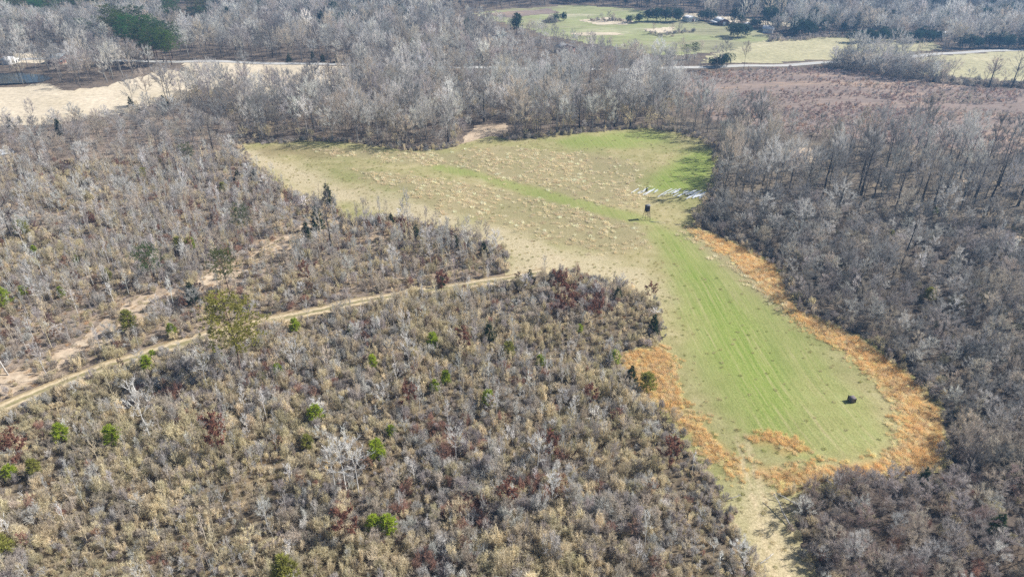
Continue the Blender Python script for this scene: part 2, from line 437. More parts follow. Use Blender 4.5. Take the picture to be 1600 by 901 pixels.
def worn(x, y):
    d, s, a = line_dist(TRACK_EXIT, x, y)
    nz = fbm(x, y, 3, 3) - 0.5
    w = np.maximum(smooth(0.6, 0.2, np.abs(s - 0.9) + nz * 0.9), smooth(0.6, 0.2, np.abs(s + 0.9) + nz * 0.9)) * smooth(3, 1.5, d) * (0.2 + 0.8 * smooth(2, 26, a)) * smooth(0, 9, a) * (0.55 + 0.9 * np.clip(fbm(x, y, 4, 71) - 0.2, 0, 0.5))
    w = np.maximum(w, 0.5 * smooth(5.5, 1.5, d + 7 * nz) * smooth(14, 30, a))
    d2 = line_dist(TRACK, x, y)[0]
    return np.clip(np.maximum(w * 1.25, 0.8 * smooth(3.5, 1.5, d2 + 2 * nz)), 0, 1)
fx0, fy0 = FIELD.min(0); fx1, fy1 = FIELD.max(0)
link('field', grid_mesh('field', np.arange(fx0 - 2, fx1 + 2, 0.7), np.arange(fy0 - 2, fy1 + 2, 0.7), M_FIELD, 0.05,
     lambda x, y: sdist(FIELD, x, y) + 3.5 * (fbm(x, y, 6, 9) - 0.5) > -1.6,
     {'green': field_green, 'pale': field_tan, 'rough': field_tuss, 'orange': field_orange, 'worn': worn, 'damp': field_damp,
      'across': lambda x, y: line_dist(PLOT_AXIS, x, y)[1], 'along': lambda x, y: line_dist(PLOT_AXIS, x, y)[2]}, 0.2), kind='structure')

def patch(name, P, m, step, zoff, rag, seed):
    x0, y0 = P.min(0) - rag; x1, y1 = P.max(0) + rag
    return link(name, grid_mesh(name, np.arange(x0, x1, step), np.arange(y0, y1, step), m, zoff,
        lambda x, y: sdist(P, x, y) + rag * (fbm(x, y, max(4 * rag, 4), seed) - 0.5) * 2 > 0, None, step * 0.25), kind='structure')
def turf(name, stops, s1, s2, stretch=(1, 1)):
    def b(nt, out):
        n = N(nt); co = n.scaled(n.coords(), stretch[0], stretch[1])
        c = n.ramp(n.noise(co, s1, 5, 0.65), stops)
        c = n.mix(1.0, c, n.ramp(n.noise(co, s2, 5, 0.7), [(0.3, (0.7, 0.7, 0.7)), (0.7, (1.25, 1.25, 1.25))]), 'MULTIPLY')
        n.diffuse(out, c, n.noise(co, s2, 4), 0.4, 0.3)
    return mat(name, b)
M_CLEAR = turf('dry_clearing', [(0.3, (0.36, 0.275, 0.19)), (0.55, (0.47, 0.37, 0.265)), (0.75, (0.55, 0.465, 0.345))], 0.12, 0.8)
M_TAN = turf('dormant_pasture', [(0.3, (0.50, 0.425, 0.30)), (0.7, (0.63, 0.54, 0.41))], 0.03, 0.4)
M_FGREEN = turf('far_pasture', [(0.32, (0.19, 0.185, 0.11)), (0.45, (0.31, 0.295, 0.18)), (0.55, (0.28, 0.30, 0.145)), (0.68, (0.43, 0.40, 0.27))], 0.016, 0.2, (0.5, 1.5))
M_FPALE = turf('pale_pasture', [(0.3, (0.35, 0.33, 0.19)), (0.7, (0.47, 0.42, 0.27))], 0.02, 0.3)
M_BROWN = turf('brush_soil', [(0.3, (0.215, 0.175, 0.155)), (0.55, (0.27, 0.21, 0.175)), (0.68, (0.42, 0.30, 0.21))], 0.03, 0.3, (0.35, 1.6))
for i, P in enumerate(CLEAR): patch('clearing', P, M_CLEAR, 0.8, 0.045, 3.2, 20 + i)
patch('far_field', FAR_TAN, M_TAN, 3, 0.06, 4, 30); patch('far_field', FAR_STRIP, M_TAN, 3, 0.06, 3, 31)
patch('far_field', FAR_GREEN, M_FGREEN, 5, 0.10, 5, 32); patch('far_field', FAR_PALE, M_FPALE, 4, 0.08, 3, 33); patch('far_field', FAR_RIGHT, M_FPALE, 4, 0.08, 3, 34)
for i, Q in enumerate(([(900,31),(950,27),(1000,33),(985,40),(925,39)], [(1008,45),(1062,41),(1052,53),(1004,51)], [(745,22),(860,13),(880,20),(800,30)], [(880,52),(960,50),(990,56),(900,58)])):
    patch('far_field', poly(Q), (M_TAN, M_TAN, M_BROWN, M_TAN)[i], 3, 0.22, 3, 60 + i)
for i, P in enumerate(FAR_BARN): patch('far_field', P, M_TAN if i != 3 else M_FPALE, 3, 0.07, 2, 35 + i)
patch('far_field', BROWN, M_BROWN, 4, 0.06, 6, 42)
for i, P in enumerate(YARD): patch('clearing', P, M_CLEAR, 2, 0.05, 2, 45 + i)

def strip(name, P, half, m, zoff, step=1.5, across=7, wob=0.0, seed=0):
    """a lane that follows a polyline, with its side-to-side position as an attribute"""
    seg = np.hypot(*np.diff(P, axis=0).T); s = np.concatenate([[0], np.cumsum(seg)])
    t = np.arange(0, s[-1], step)
    # smooth the centre line
    cx, cy = np.interp(t, s, P[:, 0]), np.interp(t, s, P[:, 1])
    k = np.ones(9) / 9
    cx = np.convolve(np.pad(cx, 4, 'edge'), k, 'valid'); cy = np.convolve(np.pad(cy, 4, 'edge'), k, 'valid')
    tx, ty = np.gradient(cx), np.gradient(cy); L = np.hypot(tx, ty); nx, ny = -ty / L, tx / L
    V, side = [], []
    for j, u in enumerate(np.linspace(-1, 1, across)):
        w = half * (1 + wob * (vnoise(t, np.full_like(t, j * 0), 5, seed + (j > across / 2)) - 0.5) * 2)
        x, y = cx + nx * w * u, cy + ny * w * u
        V.append(np.stack([x, y, hgt(x, y) + zoff], 1)); side.append(np.full(len(t), u))
    V = np.stack(V, 1).reshape(-1, 3); side = np.stack(side, 1).ravel()
    i = (np.arange(len(t) - 1)[:, None] * across + np.arange(across - 1)[None, :]).ravel()
    me = mesh_from(name, V, np.stack([i, i + across, i + across + 1, i + 1], 1), m, None, True)
    a = me.attributes.new('side', 'FLOAT', 'POINT'); a.data.foreach_set('value', side.astype(np.float32))
    return link(name, me, kind='structure')
def b_track(nt, out):
    n = N(nt); co = n.coords()
    s = n.math('ABSOLUTE', n.attr('side').outputs['Fac'])
    wob = n.math('MULTIPLY_ADD', n.noise(co, 0.5, 3), 0.5); wob.node.inputs[2].default_value = -0.25
    r = n.math('ADD', s, wob)
    rut = n.ramp(r, [(0.16, (0.27, 0.235, 0.125)), (0.34, (0.55, 0.45, 0.30)), (0.58, (0.52, 0.42, 0.27)), (0.8, (0.33, 0.26, 0.155))])
    n.diffuse(out, n.mix(1.0, rut, n.ramp(n.noise(co, 1.1, 6, 0.7), [(0.3, (0.65, 0.65, 0.65)), (0.7, (1.2, 1.2, 1.2))]), 'MULTIPLY'), n.noise(co, 1.5), 0.5, 0.2)
strip('dirt_track', TRACK, 2.6, mat('sandy_track', b_track), 0.085, 1.0, 9, 0.6, 3)
def b_road(nt, out):
    n = N(nt); co = n.coords()
    s = n.math('ABSOLUTE', n.attr('side').outputs['Fac'])
    c = n.ramp(s, [(0.02, (0.50, 0.49, 0.46)), (0.06, (0.43, 0.42, 0.395)), (0.66, (0.44, 0.43, 0.405)), (0.84, (0.55, 0.49, 0.38))])
    n.diffuse(out, n.mix(0.3, c, n.ramp(n.noise(co, 0.3, 4), [(0.3, (0.3, 0.3, 0.3)), (0.7, (0.6, 0.58, 0.55))])))
strip('road', ROAD, 3.6, mat('worn_asphalt', b_road), 0.22, 6.0, 7)
def b_water(nt, out, base=(0.05, 0.055, 0.05, 1)):
    n = N(nt)
    p = n.new('ShaderNodeBsdfPrincipled')
    p.inputs['Base Color'].default_value = base; p.inputs['Roughness'].default_value = 0.03; p.inputs['IOR'].default_value = 1.33
    b = n.new('ShaderNodeBump'); b.inputs['Strength'].default_value = 0.03; b.inputs['Distance'].default_value = 0.05
    n.link(n.noise(n.coords(), 1.2, 3), b.inputs['Height']); n.link(b.outputs[0], p.inputs['Normal']); n.link(p.outputs[0], out.inputs['Surface'])
M_WATER = mat('still_water', b_water)
M_GLARE = mat('sky_glare_water', lambda nt, out: b_water(nt, out, (0.58, 0.60, 0.61, 1)))  # pale base colour stands in for bright sky reflected on the water
def flat_poly(name, P, m, z):
    # a water sheet lies level: fan of a ragged outline
    t = np.linspace(0, len(P), len(P) * 6, endpoint=False); i = t.astype(int); f = t - i
    Q = P[i] * (1 - f)[:, None] + P[(i + 1) % len(P)] * f[:, None]
    Q = Q + 0.06 * (P.max(0) - P.min(0)).min() * np.stack([fbm(Q[:, 0], Q[:, 1], 4, 3) - 0.5, fbm(Q[:, 0], Q[:, 1], 4, 6) - 0.5], 1)
    V = np.concatenate([Q, np.full((len(Q), 1), z)], 1)
    return link(name, mesh_from(name, V, [tuple(range(len(Q)))], m), kind='structure')
pc = POND.mean(0)
flat_poly('pond', POND, M_WATER, float(hgt(POND[:, 0], POND[:, 1]).max()) + 0.12)
# rain water standing in the furrows at the wet corner of the field
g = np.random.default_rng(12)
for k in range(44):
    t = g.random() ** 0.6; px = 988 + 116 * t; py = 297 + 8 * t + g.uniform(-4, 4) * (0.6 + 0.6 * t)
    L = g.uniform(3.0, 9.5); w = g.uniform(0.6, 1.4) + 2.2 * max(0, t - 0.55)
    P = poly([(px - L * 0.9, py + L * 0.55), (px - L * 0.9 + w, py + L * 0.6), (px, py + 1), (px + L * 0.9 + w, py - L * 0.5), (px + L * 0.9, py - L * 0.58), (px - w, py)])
    flat_poly('puddle', P, M_GLARE, float(hgt(P[:, 0], P[:, 1]).max()) + 0.07 + 0.004 * (k % 12))
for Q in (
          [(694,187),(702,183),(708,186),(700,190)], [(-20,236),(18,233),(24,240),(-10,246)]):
    P = poly(Q); flat_poly('puddle', P, M_GLARE, float(hgt(P[:, 0], P[:, 1]).max()) + 0.12)

# ------------------------------------------------------------------ plant shapes
UP = np.array((0, 0, 1.0))
def unit(v): return v / (np.linalg.norm(v, axis=-1, keepdims=True) + 1e-9)
def gen_tree(seed, H, cr, base=0.35, limbs=11, subs=6, twigs=12, tw=0.05, tl=1.1, tr=None, rise=0.9, twiglets=2, leaves=0):
    """a leafless tree: tapered trunk with limbs, and a crown of twigs (with some held leaves if asked)"""
    g = np.random.default_rng(seed)
    tr = tr or H * 0.011
    T, C = MB(), MB()
    n = 7
    z = np.linspace(-0.3, H * 0.84, n)
    wx = np.cumsum(g.normal(0, H * 0.007, n)); wy = np.cumsum(g.normal(0, H * 0.007, n)); wx -= wx[0]; wy -= wy[0]
    path = np.stack([wx, wy, z], 1); rad = tr * (1 - 0.85 * np.linspace(0, 1, n)); rad[0] *= 1.35
    T.tube(path, rad, 6)
    S, E, W = [], [], []
    cz, ch = H * (0.5 + 0.5 * base), H * (0.5 - 0.5 * base)
    for i in range(limbs):
        v = -0.35 + 1.33 * ((i + g.uniform(0.1, 0.9)) / limbs) ** 0.85      # limb tips spread over a rounded crown
        az = i * 2.4 + g.uniform(-0.5, 0.5)
        hr = cr * math.sqrt(max(0.02, 1 - v * v)) * g.uniform(0.75, 1.12)
        q = np.array([math.cos(az) * hr, math.sin(az) * hr, cz + ch * v * g.uniform(0.9, 1.03)])
        zz = min(q[2] - 0.45 * hr, H * 0.86) * g.uniform(0.72, 0.98); zz = max(zz, H * base * 0.55)
        p0 = np.array([np.interp(zz, z, wx), np.interp(zz, z, wy), zz])
        q[:2] += p0[:2]
        m1 = p0 + np.array([(q[0] - p0[0]) * 0.55, (q[1] - p0[1]) * 0.55, (q[2] - p0[2]) * 0.36])
        tt = np.linspace(0, 1, 6)[:, None]
        P = (1 - tt) ** 2 * p0 + 2 * tt * (1 - tt) * m1 + tt ** 2 * q
        P[1:] += g.normal(0, 0.02 * H * 0.5, (5, 3)) * tt[1:]
        L = float(np.linalg.norm(q - p0))
        r0 = max(0.025, np.interp(zz, z, rad) * 0.5)
        T.tube(P, r0 * np.array([1, 0.8, 0.62, 0.45, 0.3, 0.12]), 4)
        for s in range(subs):
            t = g.uniform(0.3, 1.0) * 4.999; a = int(t); p1 = P[a] + (t - a) * (P[a + 1] - P[a])
            outw = unit(p1 - np.array([p0[0], p0[1], cz - 0.6 * ch]))
            ds = unit(0.7 * unit(P[a + 1] - P[a]) + 0.5 * outw + g.normal(0, 0.42, 3) + UP * 0.15 * rise)
            Ls = min(L, 2.2 * cr) * g.uniform(0.2, 0.42)
            p2 = p1 + ds * Ls
            S.append(p1[None]); E.append(p2[None]); W.append(np.full(1, tw * 1.7))
            u = g.uniform(0.1, 1.0, twigs)
            ps = p1 + ds * Ls * u[:, None]
            dt = unit(ds + 0.3 * outw + g.normal(0, 0.5, (twigs, 3)) + UP * 0.2)
            lt = tl * g.uniform(0.5, 1.2, twigs)[:, None]
            pe = ps + dt * lt
            S.append(ps); E.append(pe); W.append(np.full(twigs, tw))
            for _ in range(twiglets):
                v2 = g.uniform(0.25, 0.95, (twigs, 1))
                qs = ps + (pe - ps) * v2
                qe = qs + unit(dt + g.normal(0, 0.7, (twigs, 3)) + UP * 0.15) * lt * g.uniform(0.35, 0.7, (twigs, 1))
                S.append(qs); E.append(qe); W.append(np.full(twigs, tw * 0.8))
                for _ in range(leaves):
                    lv = qs + (qe - qs) * g.uniform(0.2, 1.0, (twigs, 1))
                    S.append(lv); E.append(lv + unit(g.normal(size=(twigs, 3)) - UP * 0.4) * 0.28); W.append(np.full(twigs, 0.2))
    C.blades(np.concatenate(S), np.concatenate(E), np.concatenate(W), g)
    return T, C
def gen_shrub(seed, Rr, H, stems=16, twigs=34, tw=0.045, tl=0.55, leaves=0.0):
    g = np.random.default_rng(seed)
    C = MB(); S, E, W = [], [], []
    for i in range(stems):
        az = g.uniform(0, 2 * math.pi); rr = math.sqrt(g.uniform(0, 1))
        tip = np.array([math.cos(az) * rr * Rr, math.sin(az) * rr * Rr, H * (math.sqrt(max(0.05, 1 - 0.75 * rr * rr))) * g.uniform(0.75, 1.05)])
        b = np.array([tip[0] * 0.2, tip[1] * 0.2, -0.1]); mid = (b + tip) / 2 + np.array([tip[0], tip[1], 0]) * 0.12
        S += [b[None], mid[None]]; E += [mid[None] * 1.0 + (tip - mid)[None] * 0.1, tip[None]]; W += [np.full(1, 0.07), np.full(1, 0.06)]
        t = g.uniform(0.15, 1.0, twigs) ** 0.6
        ps = np.where(t[:, None] < 0.5, b + (mid - b) * (t * 2)[:, None], mid + (tip - mid) * (t * 2 - 1)[:, None])
        dt = unit(unit(tip - b) * 0.7 + g.normal(0, 0.6, (twigs, 3)) + UP * 0.2)
        pe = ps + dt * tl * g.uniform(0.5, 1.2, twigs)[:, None]
        S.append(ps); E.append(pe); W.append(np.full(twigs, tw))
        qs = ps + (pe - ps) * g.uniform(0.3, 0.9, (twigs, 1)); qe = qs + unit(dt + g.normal(0, 0.8, (twigs, 3))) * tl * 0.5
        S.append(qs); E.append(qe); W.append(np.full(twigs, tw * 0.85))
        if leaves:
            m = int(twigs * leaves); k = g.integers(0, twigs, m)
            S.append(qe[k]); E.append(qe[k] + unit(g.normal(size=(m, 3))) * 0.22); W.append(np.full(m, 0.16))
    C.blades(np.concatenate(S), np.concatenate(E), np.concatenate(W), g)
    return C
def tufts(C, P, D, g, k, ln, w, spread=0.7):
    """needle tufts: k blades fanning from each point P about D"""
    S = np.repeat(P, k, 0); d = unit(np.repeat(D, k, 0) + g.normal(0, spread, (len(S), 3)))
    C.blades(S, S + d * ln * g.uniform(0.6, 1.2, (len(S), 1)), w, g)
def gen_young_pine(seed, H=3.0, Rr=1.0):
    g = np.random.default_rng(seed); T, C = MB(), MB()
    T.tube([(0, 0, -0.2), (0.03, 0, H * 0.5), (0, 0.03, H * 0.95)], [0.06, 0.04, 0.01], 5)
    P, D = [], []
    for z in np.linspace(0.12, 0.97, 13):
        r = Rr * (1.05 - z) ** 0.6 * (0.75 + 0.5 * z)
        for j in range(7):
            az = g.uniform(0, 6.28); L = r * g.uniform(0.75, 1.15)
            d = unit(np.array([math.cos(az), math.sin(az), 0.5]))
            T.tube([(0, 0, z * H * 0.95), d * L * 0.9 + (0, 0, z * H * 0.9)], [0.015, 0.006], 3)
            for u in (0.45, 0.75, 1.0):
                P.append(d * L * u + (0, 0, z * H * 0.9)); D.append(unit(d + UP * 0.5))
    tufts(C, np.array(P), np.array(D), g, 10, 0.32, 0.065)
    return T, C
def gen_pine(seed, H=15.0, cr=3.2, dens=1.0, base=0.42):
    g = np.random.default_rng(seed); T, C = MB(), MB()
    z = np.linspace(-0.3, H * 0.97, 7); wx = np.cumsum(g.normal(0, 0.1, 7)); wx -= wx[0]; wy = np.cumsum(g.normal(0, 0.1, 7)); wy -= wy[0]
    T.tube(np.stack([wx, wy, z], 1), 0.2 * (1 - 0.9 * np.linspace(0, 1, 7)), 6)
    P, D = [], []
    for i in range(26):
        f = base + (1 - base) * (i + g.random()) / 26; zz = f * H * 0.97
        az = i * 2.4 + g.uniform(-0.4, 0.4); k = (f - base) / (1 - base)
        L = cr * (0.5 + 0.9 * math.sin(math.pi * min(1, 0.2 + 0.72 * k))) * g.uniform(0.6, 1.1)
        d = unit(np.array([math.cos(az), math.sin(az), g.uniform(0.1, 0.6)]))
        p0 = np.array([np.interp(zz, z, wx), np.interp(zz, z, wy), zz]); p1 = p0 + d * L
        T.tube([p0, (p0 + p1) / 2 + UP * 0.05 * L, p1], [0.06, 0.04, 0.015], 4)
        for q in range(int(11 * dens)):
            u = g.uniform(0.35, 1.05); P.append(p0 + d * L * u + g.normal(0, 0.28 + 0.1 * L, 3) * (1, 1, 0.6)); D.append(unit(d + UP * 0.6 + g.normal(0, 0.3, 3)))
    tufts(C, np.array(P), np.array(D), g, 9, 0.55, 0.12)
    return T, C
def gen_cedar(seed, H=5.0, Rr=1.3):
    g = np.random.default_rng(seed); T, C = MB(), MB()
    T.tube([(0, 0, -0.2), (0, 0, H * 0.5), (0, 0, H * 0.95)], [0.1, 0.06, 0.01], 5)
    n = 420
    z = 1 - np.sqrt(g.uniform(0.0, 1, n)) * 0.97
    r = Rr * (1 - z) ** 0.75 * (0.55 + 0.5 * g.random(n)) * (0.8 + 0.3 * np.sin(z * 23 + g.random(n))); az = g.uniform(0, 6.283, n)
    P = np.stack([np.cos(az) * r, np.sin(az) * r, z * H], 1); D = unit(np.stack([np.cos(az), np.sin(az), np.full(n, 0.9)], 1))
    tufts(C, P, D, g, 6, 0.42, 0.11, 0.45)
    return T, C
def gen_evergreen(seed, H=8.0, Rr=3.2):
    g = np.random.default_rng(seed); T, C = MB(), MB()
    T.tube([(0, 0, -0.2), (0, 0, H * 0.5), (0, 0, H * 0.9)], [0.16, 0.1, 0.02], 5)
    P, D = [], []
    for k in range(9):
        az = g.uniform(0, 6.28); rr = Rr * 0.62 * math.sqrt(g.random()); c = np.array([math.cos(az) * rr, math.sin(az) * rr, H * g.uniform(0.32, 0.78)]); r = Rr * g.uniform(0.38, 0.6)
        d = unit(g.normal(size=(60, 3)) + UP * 0.25); P.append(c + d * r * g.uniform(0.75, 1.05, (60, 1)) * (1, 1, 1.15)); D.append(d)
    tufts(C, np.concatenate(P), np.concatenate(D), g, 5, 0.7, 0.22, 0.5)
    return T, C
def gen_grass(seed, Rr, H, nb, w, lean=0.5):
    g = np.random.default_rng(seed); C = MB()
    az = g.uniform(0, 6.283, nb); r = Rr * np.sqrt(g.random(nb))
    S = np.stack([np.cos(az) * r, np.sin(az) * r, np.full(nb, -0.03)], 1)
    D = unit(np.stack([np.cos(az) * lean * g.random(nb), np.sin(az) * lean * g.random(nb), np.ones(nb)], 1) + g.normal(0, 0.18, (nb, 3)))
    C.blades(S, S + D * H * g.uniform(0.55, 1.15, (nb, 1)), w, g)
    return C

# library: every entry gives trunk mesh, crown mesh (for the things) and one joined mesh (for the masses)
LIB = {}
PROTO = {}
def enlist(kind, shapes, tmat, cmat):
    col = bpy.data.collections.new(kind + '_shapes')
    L = []
    for i, (T, C) in enumerate(shapes):
        tm = T.mesh('trunk', tmat, True) if T is not None else None
        cm = C.mesh('crown', cmat)
        whole = joined(kind, ([(T, tmat)] if T is not None else []) + [(C, cmat)])
        o = bpy.data.objects.new('%s_shape_%02d' % (kind, i), whole); col.objects.link(o)
        L.append((tm, cm))
    LIB[kind] = L; PROTO[kind] = col
enlist('tall', [gen_tree(100 + i, 16, 3.5 + 0.5 * (i % 4), 0.28 + 0.05 * (i % 3), 16, 6, 12, 0.058, 1.1, 0.22) for i in range(9)], M_BARK, M_TWIG)
enlist('young', [gen_tree(200 + i, 7.5, 1.7 + 0.25 * (i % 3), 0.12 + 0.06 * (i % 3), 12, 5, 11, 0.042, 0.75, 0.07) for i in range(8)], M_BARK, M_TWIG)
enlist('sapling', [gen_tree(300 + i, 6.8, 0.62 + 0.1 * (i % 3), 0.24, 12, 3, 6, 0.034, 0.5, 0.075, 1.8, 1) for i in range(7)], M_PALEBARK, M_TWIG)
SHAPES = [(1.2, 2.0, 26, 34, 0.40), (1.35, 2.2, 28, 34, 0.42), (1.0, 2.6, 20, 34, 0.5), (0.7, 2.9, 14, 34, 0.55), (1.6, 1.5, 30, 30, 0.42), (1.3, 2.4, 22, 32, 0.5), (0.85, 2.2, 18, 34, 0.45), (1.7, 2.0, 26, 36, 0.55), (0.6, 2.3, 12, 32, 0.5), (1.1, 1.7, 24, 32, 0.4), (1.45, 2.7, 26, 36, 0.55), (0.9, 3.2, 16, 36, 0.6)]
enlist('shrub', [(None, gen_shrub(400 + i, a, h, st, tg, 0.042, tl)) for i, (a, h, st, tg, tl) in enumerate(SHAPES)], M_BARK, M_TWIG)
enlist('gaunt', [gen_tree(370 + i, 16, 3.6 + 0.3 * i, 0.36, 12, 4, 7, 0.06, 1.1, 0.33, 0.9, 1) for i in range(4)], M_BARK, M_TWIG)
enlist('white', [gen_tree(350 + i, 7.5, 1.5, 0.28, 12, 4, 6, 0.042, 0.6, 0.085, 1.0, 1) for i in range(4)], M_PALEBARK, M_TWIG)
enlist('leafy', [gen_tree(500 + i, 6, 1.4, 0.1, 11, 5, 7, 0.035, 0.5, 0.07, 0.9, 1, 2) for i in range(4)], M_BARK, M_LEAF)
enlist('young_pine', [gen_young_pine(600 + i, 3.0, 0.95 + 0.1 * i) for i in range(4)], M_PBARK, M_LEAF)
enlist('pine', [gen_pine(700 + i, 15, 3.0 + 0.3 * i, 1.9) for i in range(4)], M_PBARK, M_LEAF)
enlist('broad_pine', [gen_pine(760, 15, 3.3, 2.7, 0.36)], M_PBARK, M_LEAF)
enlist('cedar', [gen_cedar(800 + i, 5, 1.2 + 0.15 * i) for i in range(4)], M_PBARK, M_LEAF)
enlist('evergreen', [gen_evergreen(850 + i, 8, 2.8 + 0.4 * i) for i in range(4)], M_PBARK, M_LEAF)
enlist('tussock', [(None, gen_grass(900 + i, 0.40, 0.72, 60, 0.055, 0.75)) for i in range(5)], M_GRASS, M_GRASS)
enlist('sedge', [(None, gen_grass(920 + i, 0.40, 0.95, 70, 0.035, 0.5)) for i in range(5)], M_GRASS, M_GRASS)

_nt = {}
def scatter_group(kind):
    if kind in _nt: return _nt[kind]
    ng = bpy.data.node_groups.new('scatter_' + kind, 'GeometryNodeTree')
    ng.interface.new_socket('Geometry', in_out='INPUT', socket_type='NodeSocketGeometry')
    ng.interface.new_socket('Geometry', in_out='OUTPUT', socket_type='NodeSocketGeometry')
    n, l = ng.nodes, ng.links
    gi, go = n.new('NodeGroupInput'), n.new('NodeGroupOutput')
    ci = n.new('GeometryNodeCollectionInfo'); ci.inputs[0].default_value = PROTO[kind]
    ci.inputs['Separate Children'].default_value = True; ci.inputs['Reset Children'].default_value = True
    ip = n.new('GeometryNodeInstanceOnPoints'); ip.inputs['Pick Instance'].default_value = True
    def na(name, t):
        a = n.new('GeometryNodeInputNamedAttribute'); a.data_type = t; a.inputs['Name'].default_value = name; return a.outputs[0]
    er = n.new('FunctionNodeEulerToRotation')
    l.new(na('turn', 'FLOAT_VECTOR'), er.inputs[0]); l.new(er.outputs[0], ip.inputs['Rotation'])
    l.new(na('size', 'FLOAT_VECTOR'), ip.inputs['Scale']); l.new(na('shape', 'INT'), ip.inputs['Instance Index'])
    l.new(gi.outputs[0], ip.inputs['Points']); l.new(ci.outputs[0], ip.inputs['Instance']); l.new(ip.outputs[0], go.inputs[0])
    _nt[kind] = ng
    return ng
def scatter(name, kind, x, y, size, tint, label, turn=None, shape=None):
    """an uncountable mass: one object whose points carry the plants"""
    n = len(x)
    if n == 0: return
    me = bpy.data.meshes.new(name)
    me.vertices.add(n); me.vertices.foreach_set('co', np.stack([x, y, hgt(x, y)], 1).astype(np.float32).ravel())
    if turn is None: turn = np.stack([rng.normal(0, 0.05, n), rng.normal(0, 0.05, n), rng.uniform(0, 6.283, n)], 1)
    if shape is None: shape = rng.integers(0, len(LIB[kind]), n)
    for an, t, v, key in (('turn', 'FLOAT_VECTOR', turn, 'vector'), ('size', 'FLOAT_VECTOR', size, 'vector'), ('tint', 'FLOAT_VECTOR', tint, 'vector'), ('shape', 'INT', shape, 'value')):
        a = me.attributes.new(an, t, 'POINT'); a.data.foreach_set(key, np.ascontiguousarray(v, np.int32 if t == 'INT' else np.float32).ravel())
    o = link(name, me, kind='stuff', label=label)
    md = o.modifiers.new('scatter', 'NODES'); md.node_group = scatter_group(kind)
    return o

# ------------------------------------------------------------------ where the plants stand
def jgrid(P, s, clip=None, jit=0.48):
    """jittered points, one per s x s, inside polygon P"""
    x0, y0 = P.min(0); x1, y1 = P.max(0)
    X, Y = np.meshgrid(np.arange(x0, x1, s), np.arange(y0, y1, s))
    x = X.ravel() + rng.uniform(-jit, jit, X.size) * s; y = Y.ravel() + rng.uniform(-jit, jit, X.size) * s
    px, py, f = proj(x, y)
    m = inside(P, x, y) & (px > -170) & (px < 1770) & (py < 985) & (py > -130)
    return x[m], y[m]
def thin(x, y, prob):
    m = rng.random(len(x)) < prob
    return x[m], y[m]
def away(x, y, d=0.0, lane=3.2, polys=OPEN):
    """leave fields, clearings, water, road and track free"""
    m = np.ones(len(x), bool)
    for P in polys:
        lo, hi = P.min(0) - d - 1, P.max(0) + d + 1
        b = (x > lo[0]) & (x < hi[0]) & (y > lo[1]) & (y < hi[1])
        if b.any():
            i = np.nonzero(b)[0]; m[i[sdist(P, x[i], y[i]) > -d]] = False
    m &= line_dist(TRACK, x, y)[0] > lane
    m &= line_dist(ROAD, x, y)[0] > 7
    return x[m], y[m]
def tints(n, cols, weights=None, jitter=0.12, x=None, y=None, s=14, seed=0):
    """pick each plant's colour from a palette; with x, y neighbours tend to agree"""
    cols = np.array(cols, float); k = len(cols)
    w = np.array(weights if weights else [1] * k, float); w /= w.sum(); cw = np.cumsum(w)
    u = rng.random(n)
    if x is not None:
        q = fbm(x, y, s, seed); q = np.argsort(np.argsort(q)) / max(1, n)
        u = np.where(rng.random(n) < 0.55, np.clip(q + rng.normal(0, 0.08, n), 0, 0.999), u)
    c = cols[np.clip(np.searchsorted(cw, u), 0, k - 1)]
    return np.clip(c * (1 + rng.normal(0, jitter, (n, 1))) * (1 + rng.normal(0, 0.012, (n, 3))), 0.01, 0.85)
OLIVE, TANT, GREYB, GREY, PALE, REDB, DARKG, MAUVE = (0.48, 0.425, 0.285), (0.55, 0.475, 0.335), (0.42, 0.37, 0.305), (0.46, 0.445, 0.415), (0.60, 0.585, 0.555), (0.31, 0.19, 0.145), (0.275, 0.265, 0.25), (0.355, 0.32, 0.30)

POP = {}                                            # kind -> list of (zone, x, y, size, tint)
def grow(kind, zone, x, y, smin, smax, tint, squash=0.12, tall=1.0, patchy=0.0):
    n = len(x)
    u = rng.random(n)
    if patchy: u = np.clip((1 - patchy) * u + patchy * (2.4 * (fbm(x, y, 20, 51) - 0.5) + 0.5), 0, 1)
    s = smin + (smax - smin) * u ** 1.3
    size = np.stack([s * (1 + rng.normal(0, squash, n)), s * (1 + rng.normal(0, squash, n)), s * tall * (1 + rng.normal(0, squash, n))], 1)
    POP.setdefault(kind, []).append((zone, x, y, np.clip(size, 0.2, 4), tint))

# front thicket
x, y = away(*thin(*(lambda a: (a[0], a[1], np.clip(0.76 + 1.8 * (fbm(a[0], a[1], 13, 11) - 0.38), 0.42, 0.99)))(jgrid(FRONT, 1.5))), 0.5, 2.8)
grow('shrub', 'front', x, y, 0.38, 1.45, tints(len(x), [OLIVE, TANT, GREYB, GREY, MAUVE, REDB], [5.5, 5, 3.5, 1.5, 1.8, 0.5], 0.14, x, y, 18, 3), 0.18, 1.0, 0.6)
x, y = away(*thin(*(lambda a: (a[0], a[1], np.clip(2.6 * (fbm(a[0], a[1], 22, 15) - 0.30), 0.05, 0.95)))(jgrid(FRONT, 2.3))), 1.0)
grow('sapling', 'front', x, y, 0.4, 1.1, tints(len(x), [PALE, GREY, TANT, MAUVE, GREYB], [1.6, 2.5, 3, 2, 3], 0.15))
x, y = away(*thin(*jgrid(FRONT, 8.5), 0.38), 1.5)
grow('leafy', 'front', x, y, 0.35, 0.75, tints(len(x), [REDB, (0.34, 0.22, 0.15), (0.26, 0.18, 0.14)], None, 0.15))
x, y = away(*thin(*jgrid(FRONT, 5), 0.6), 1.0)
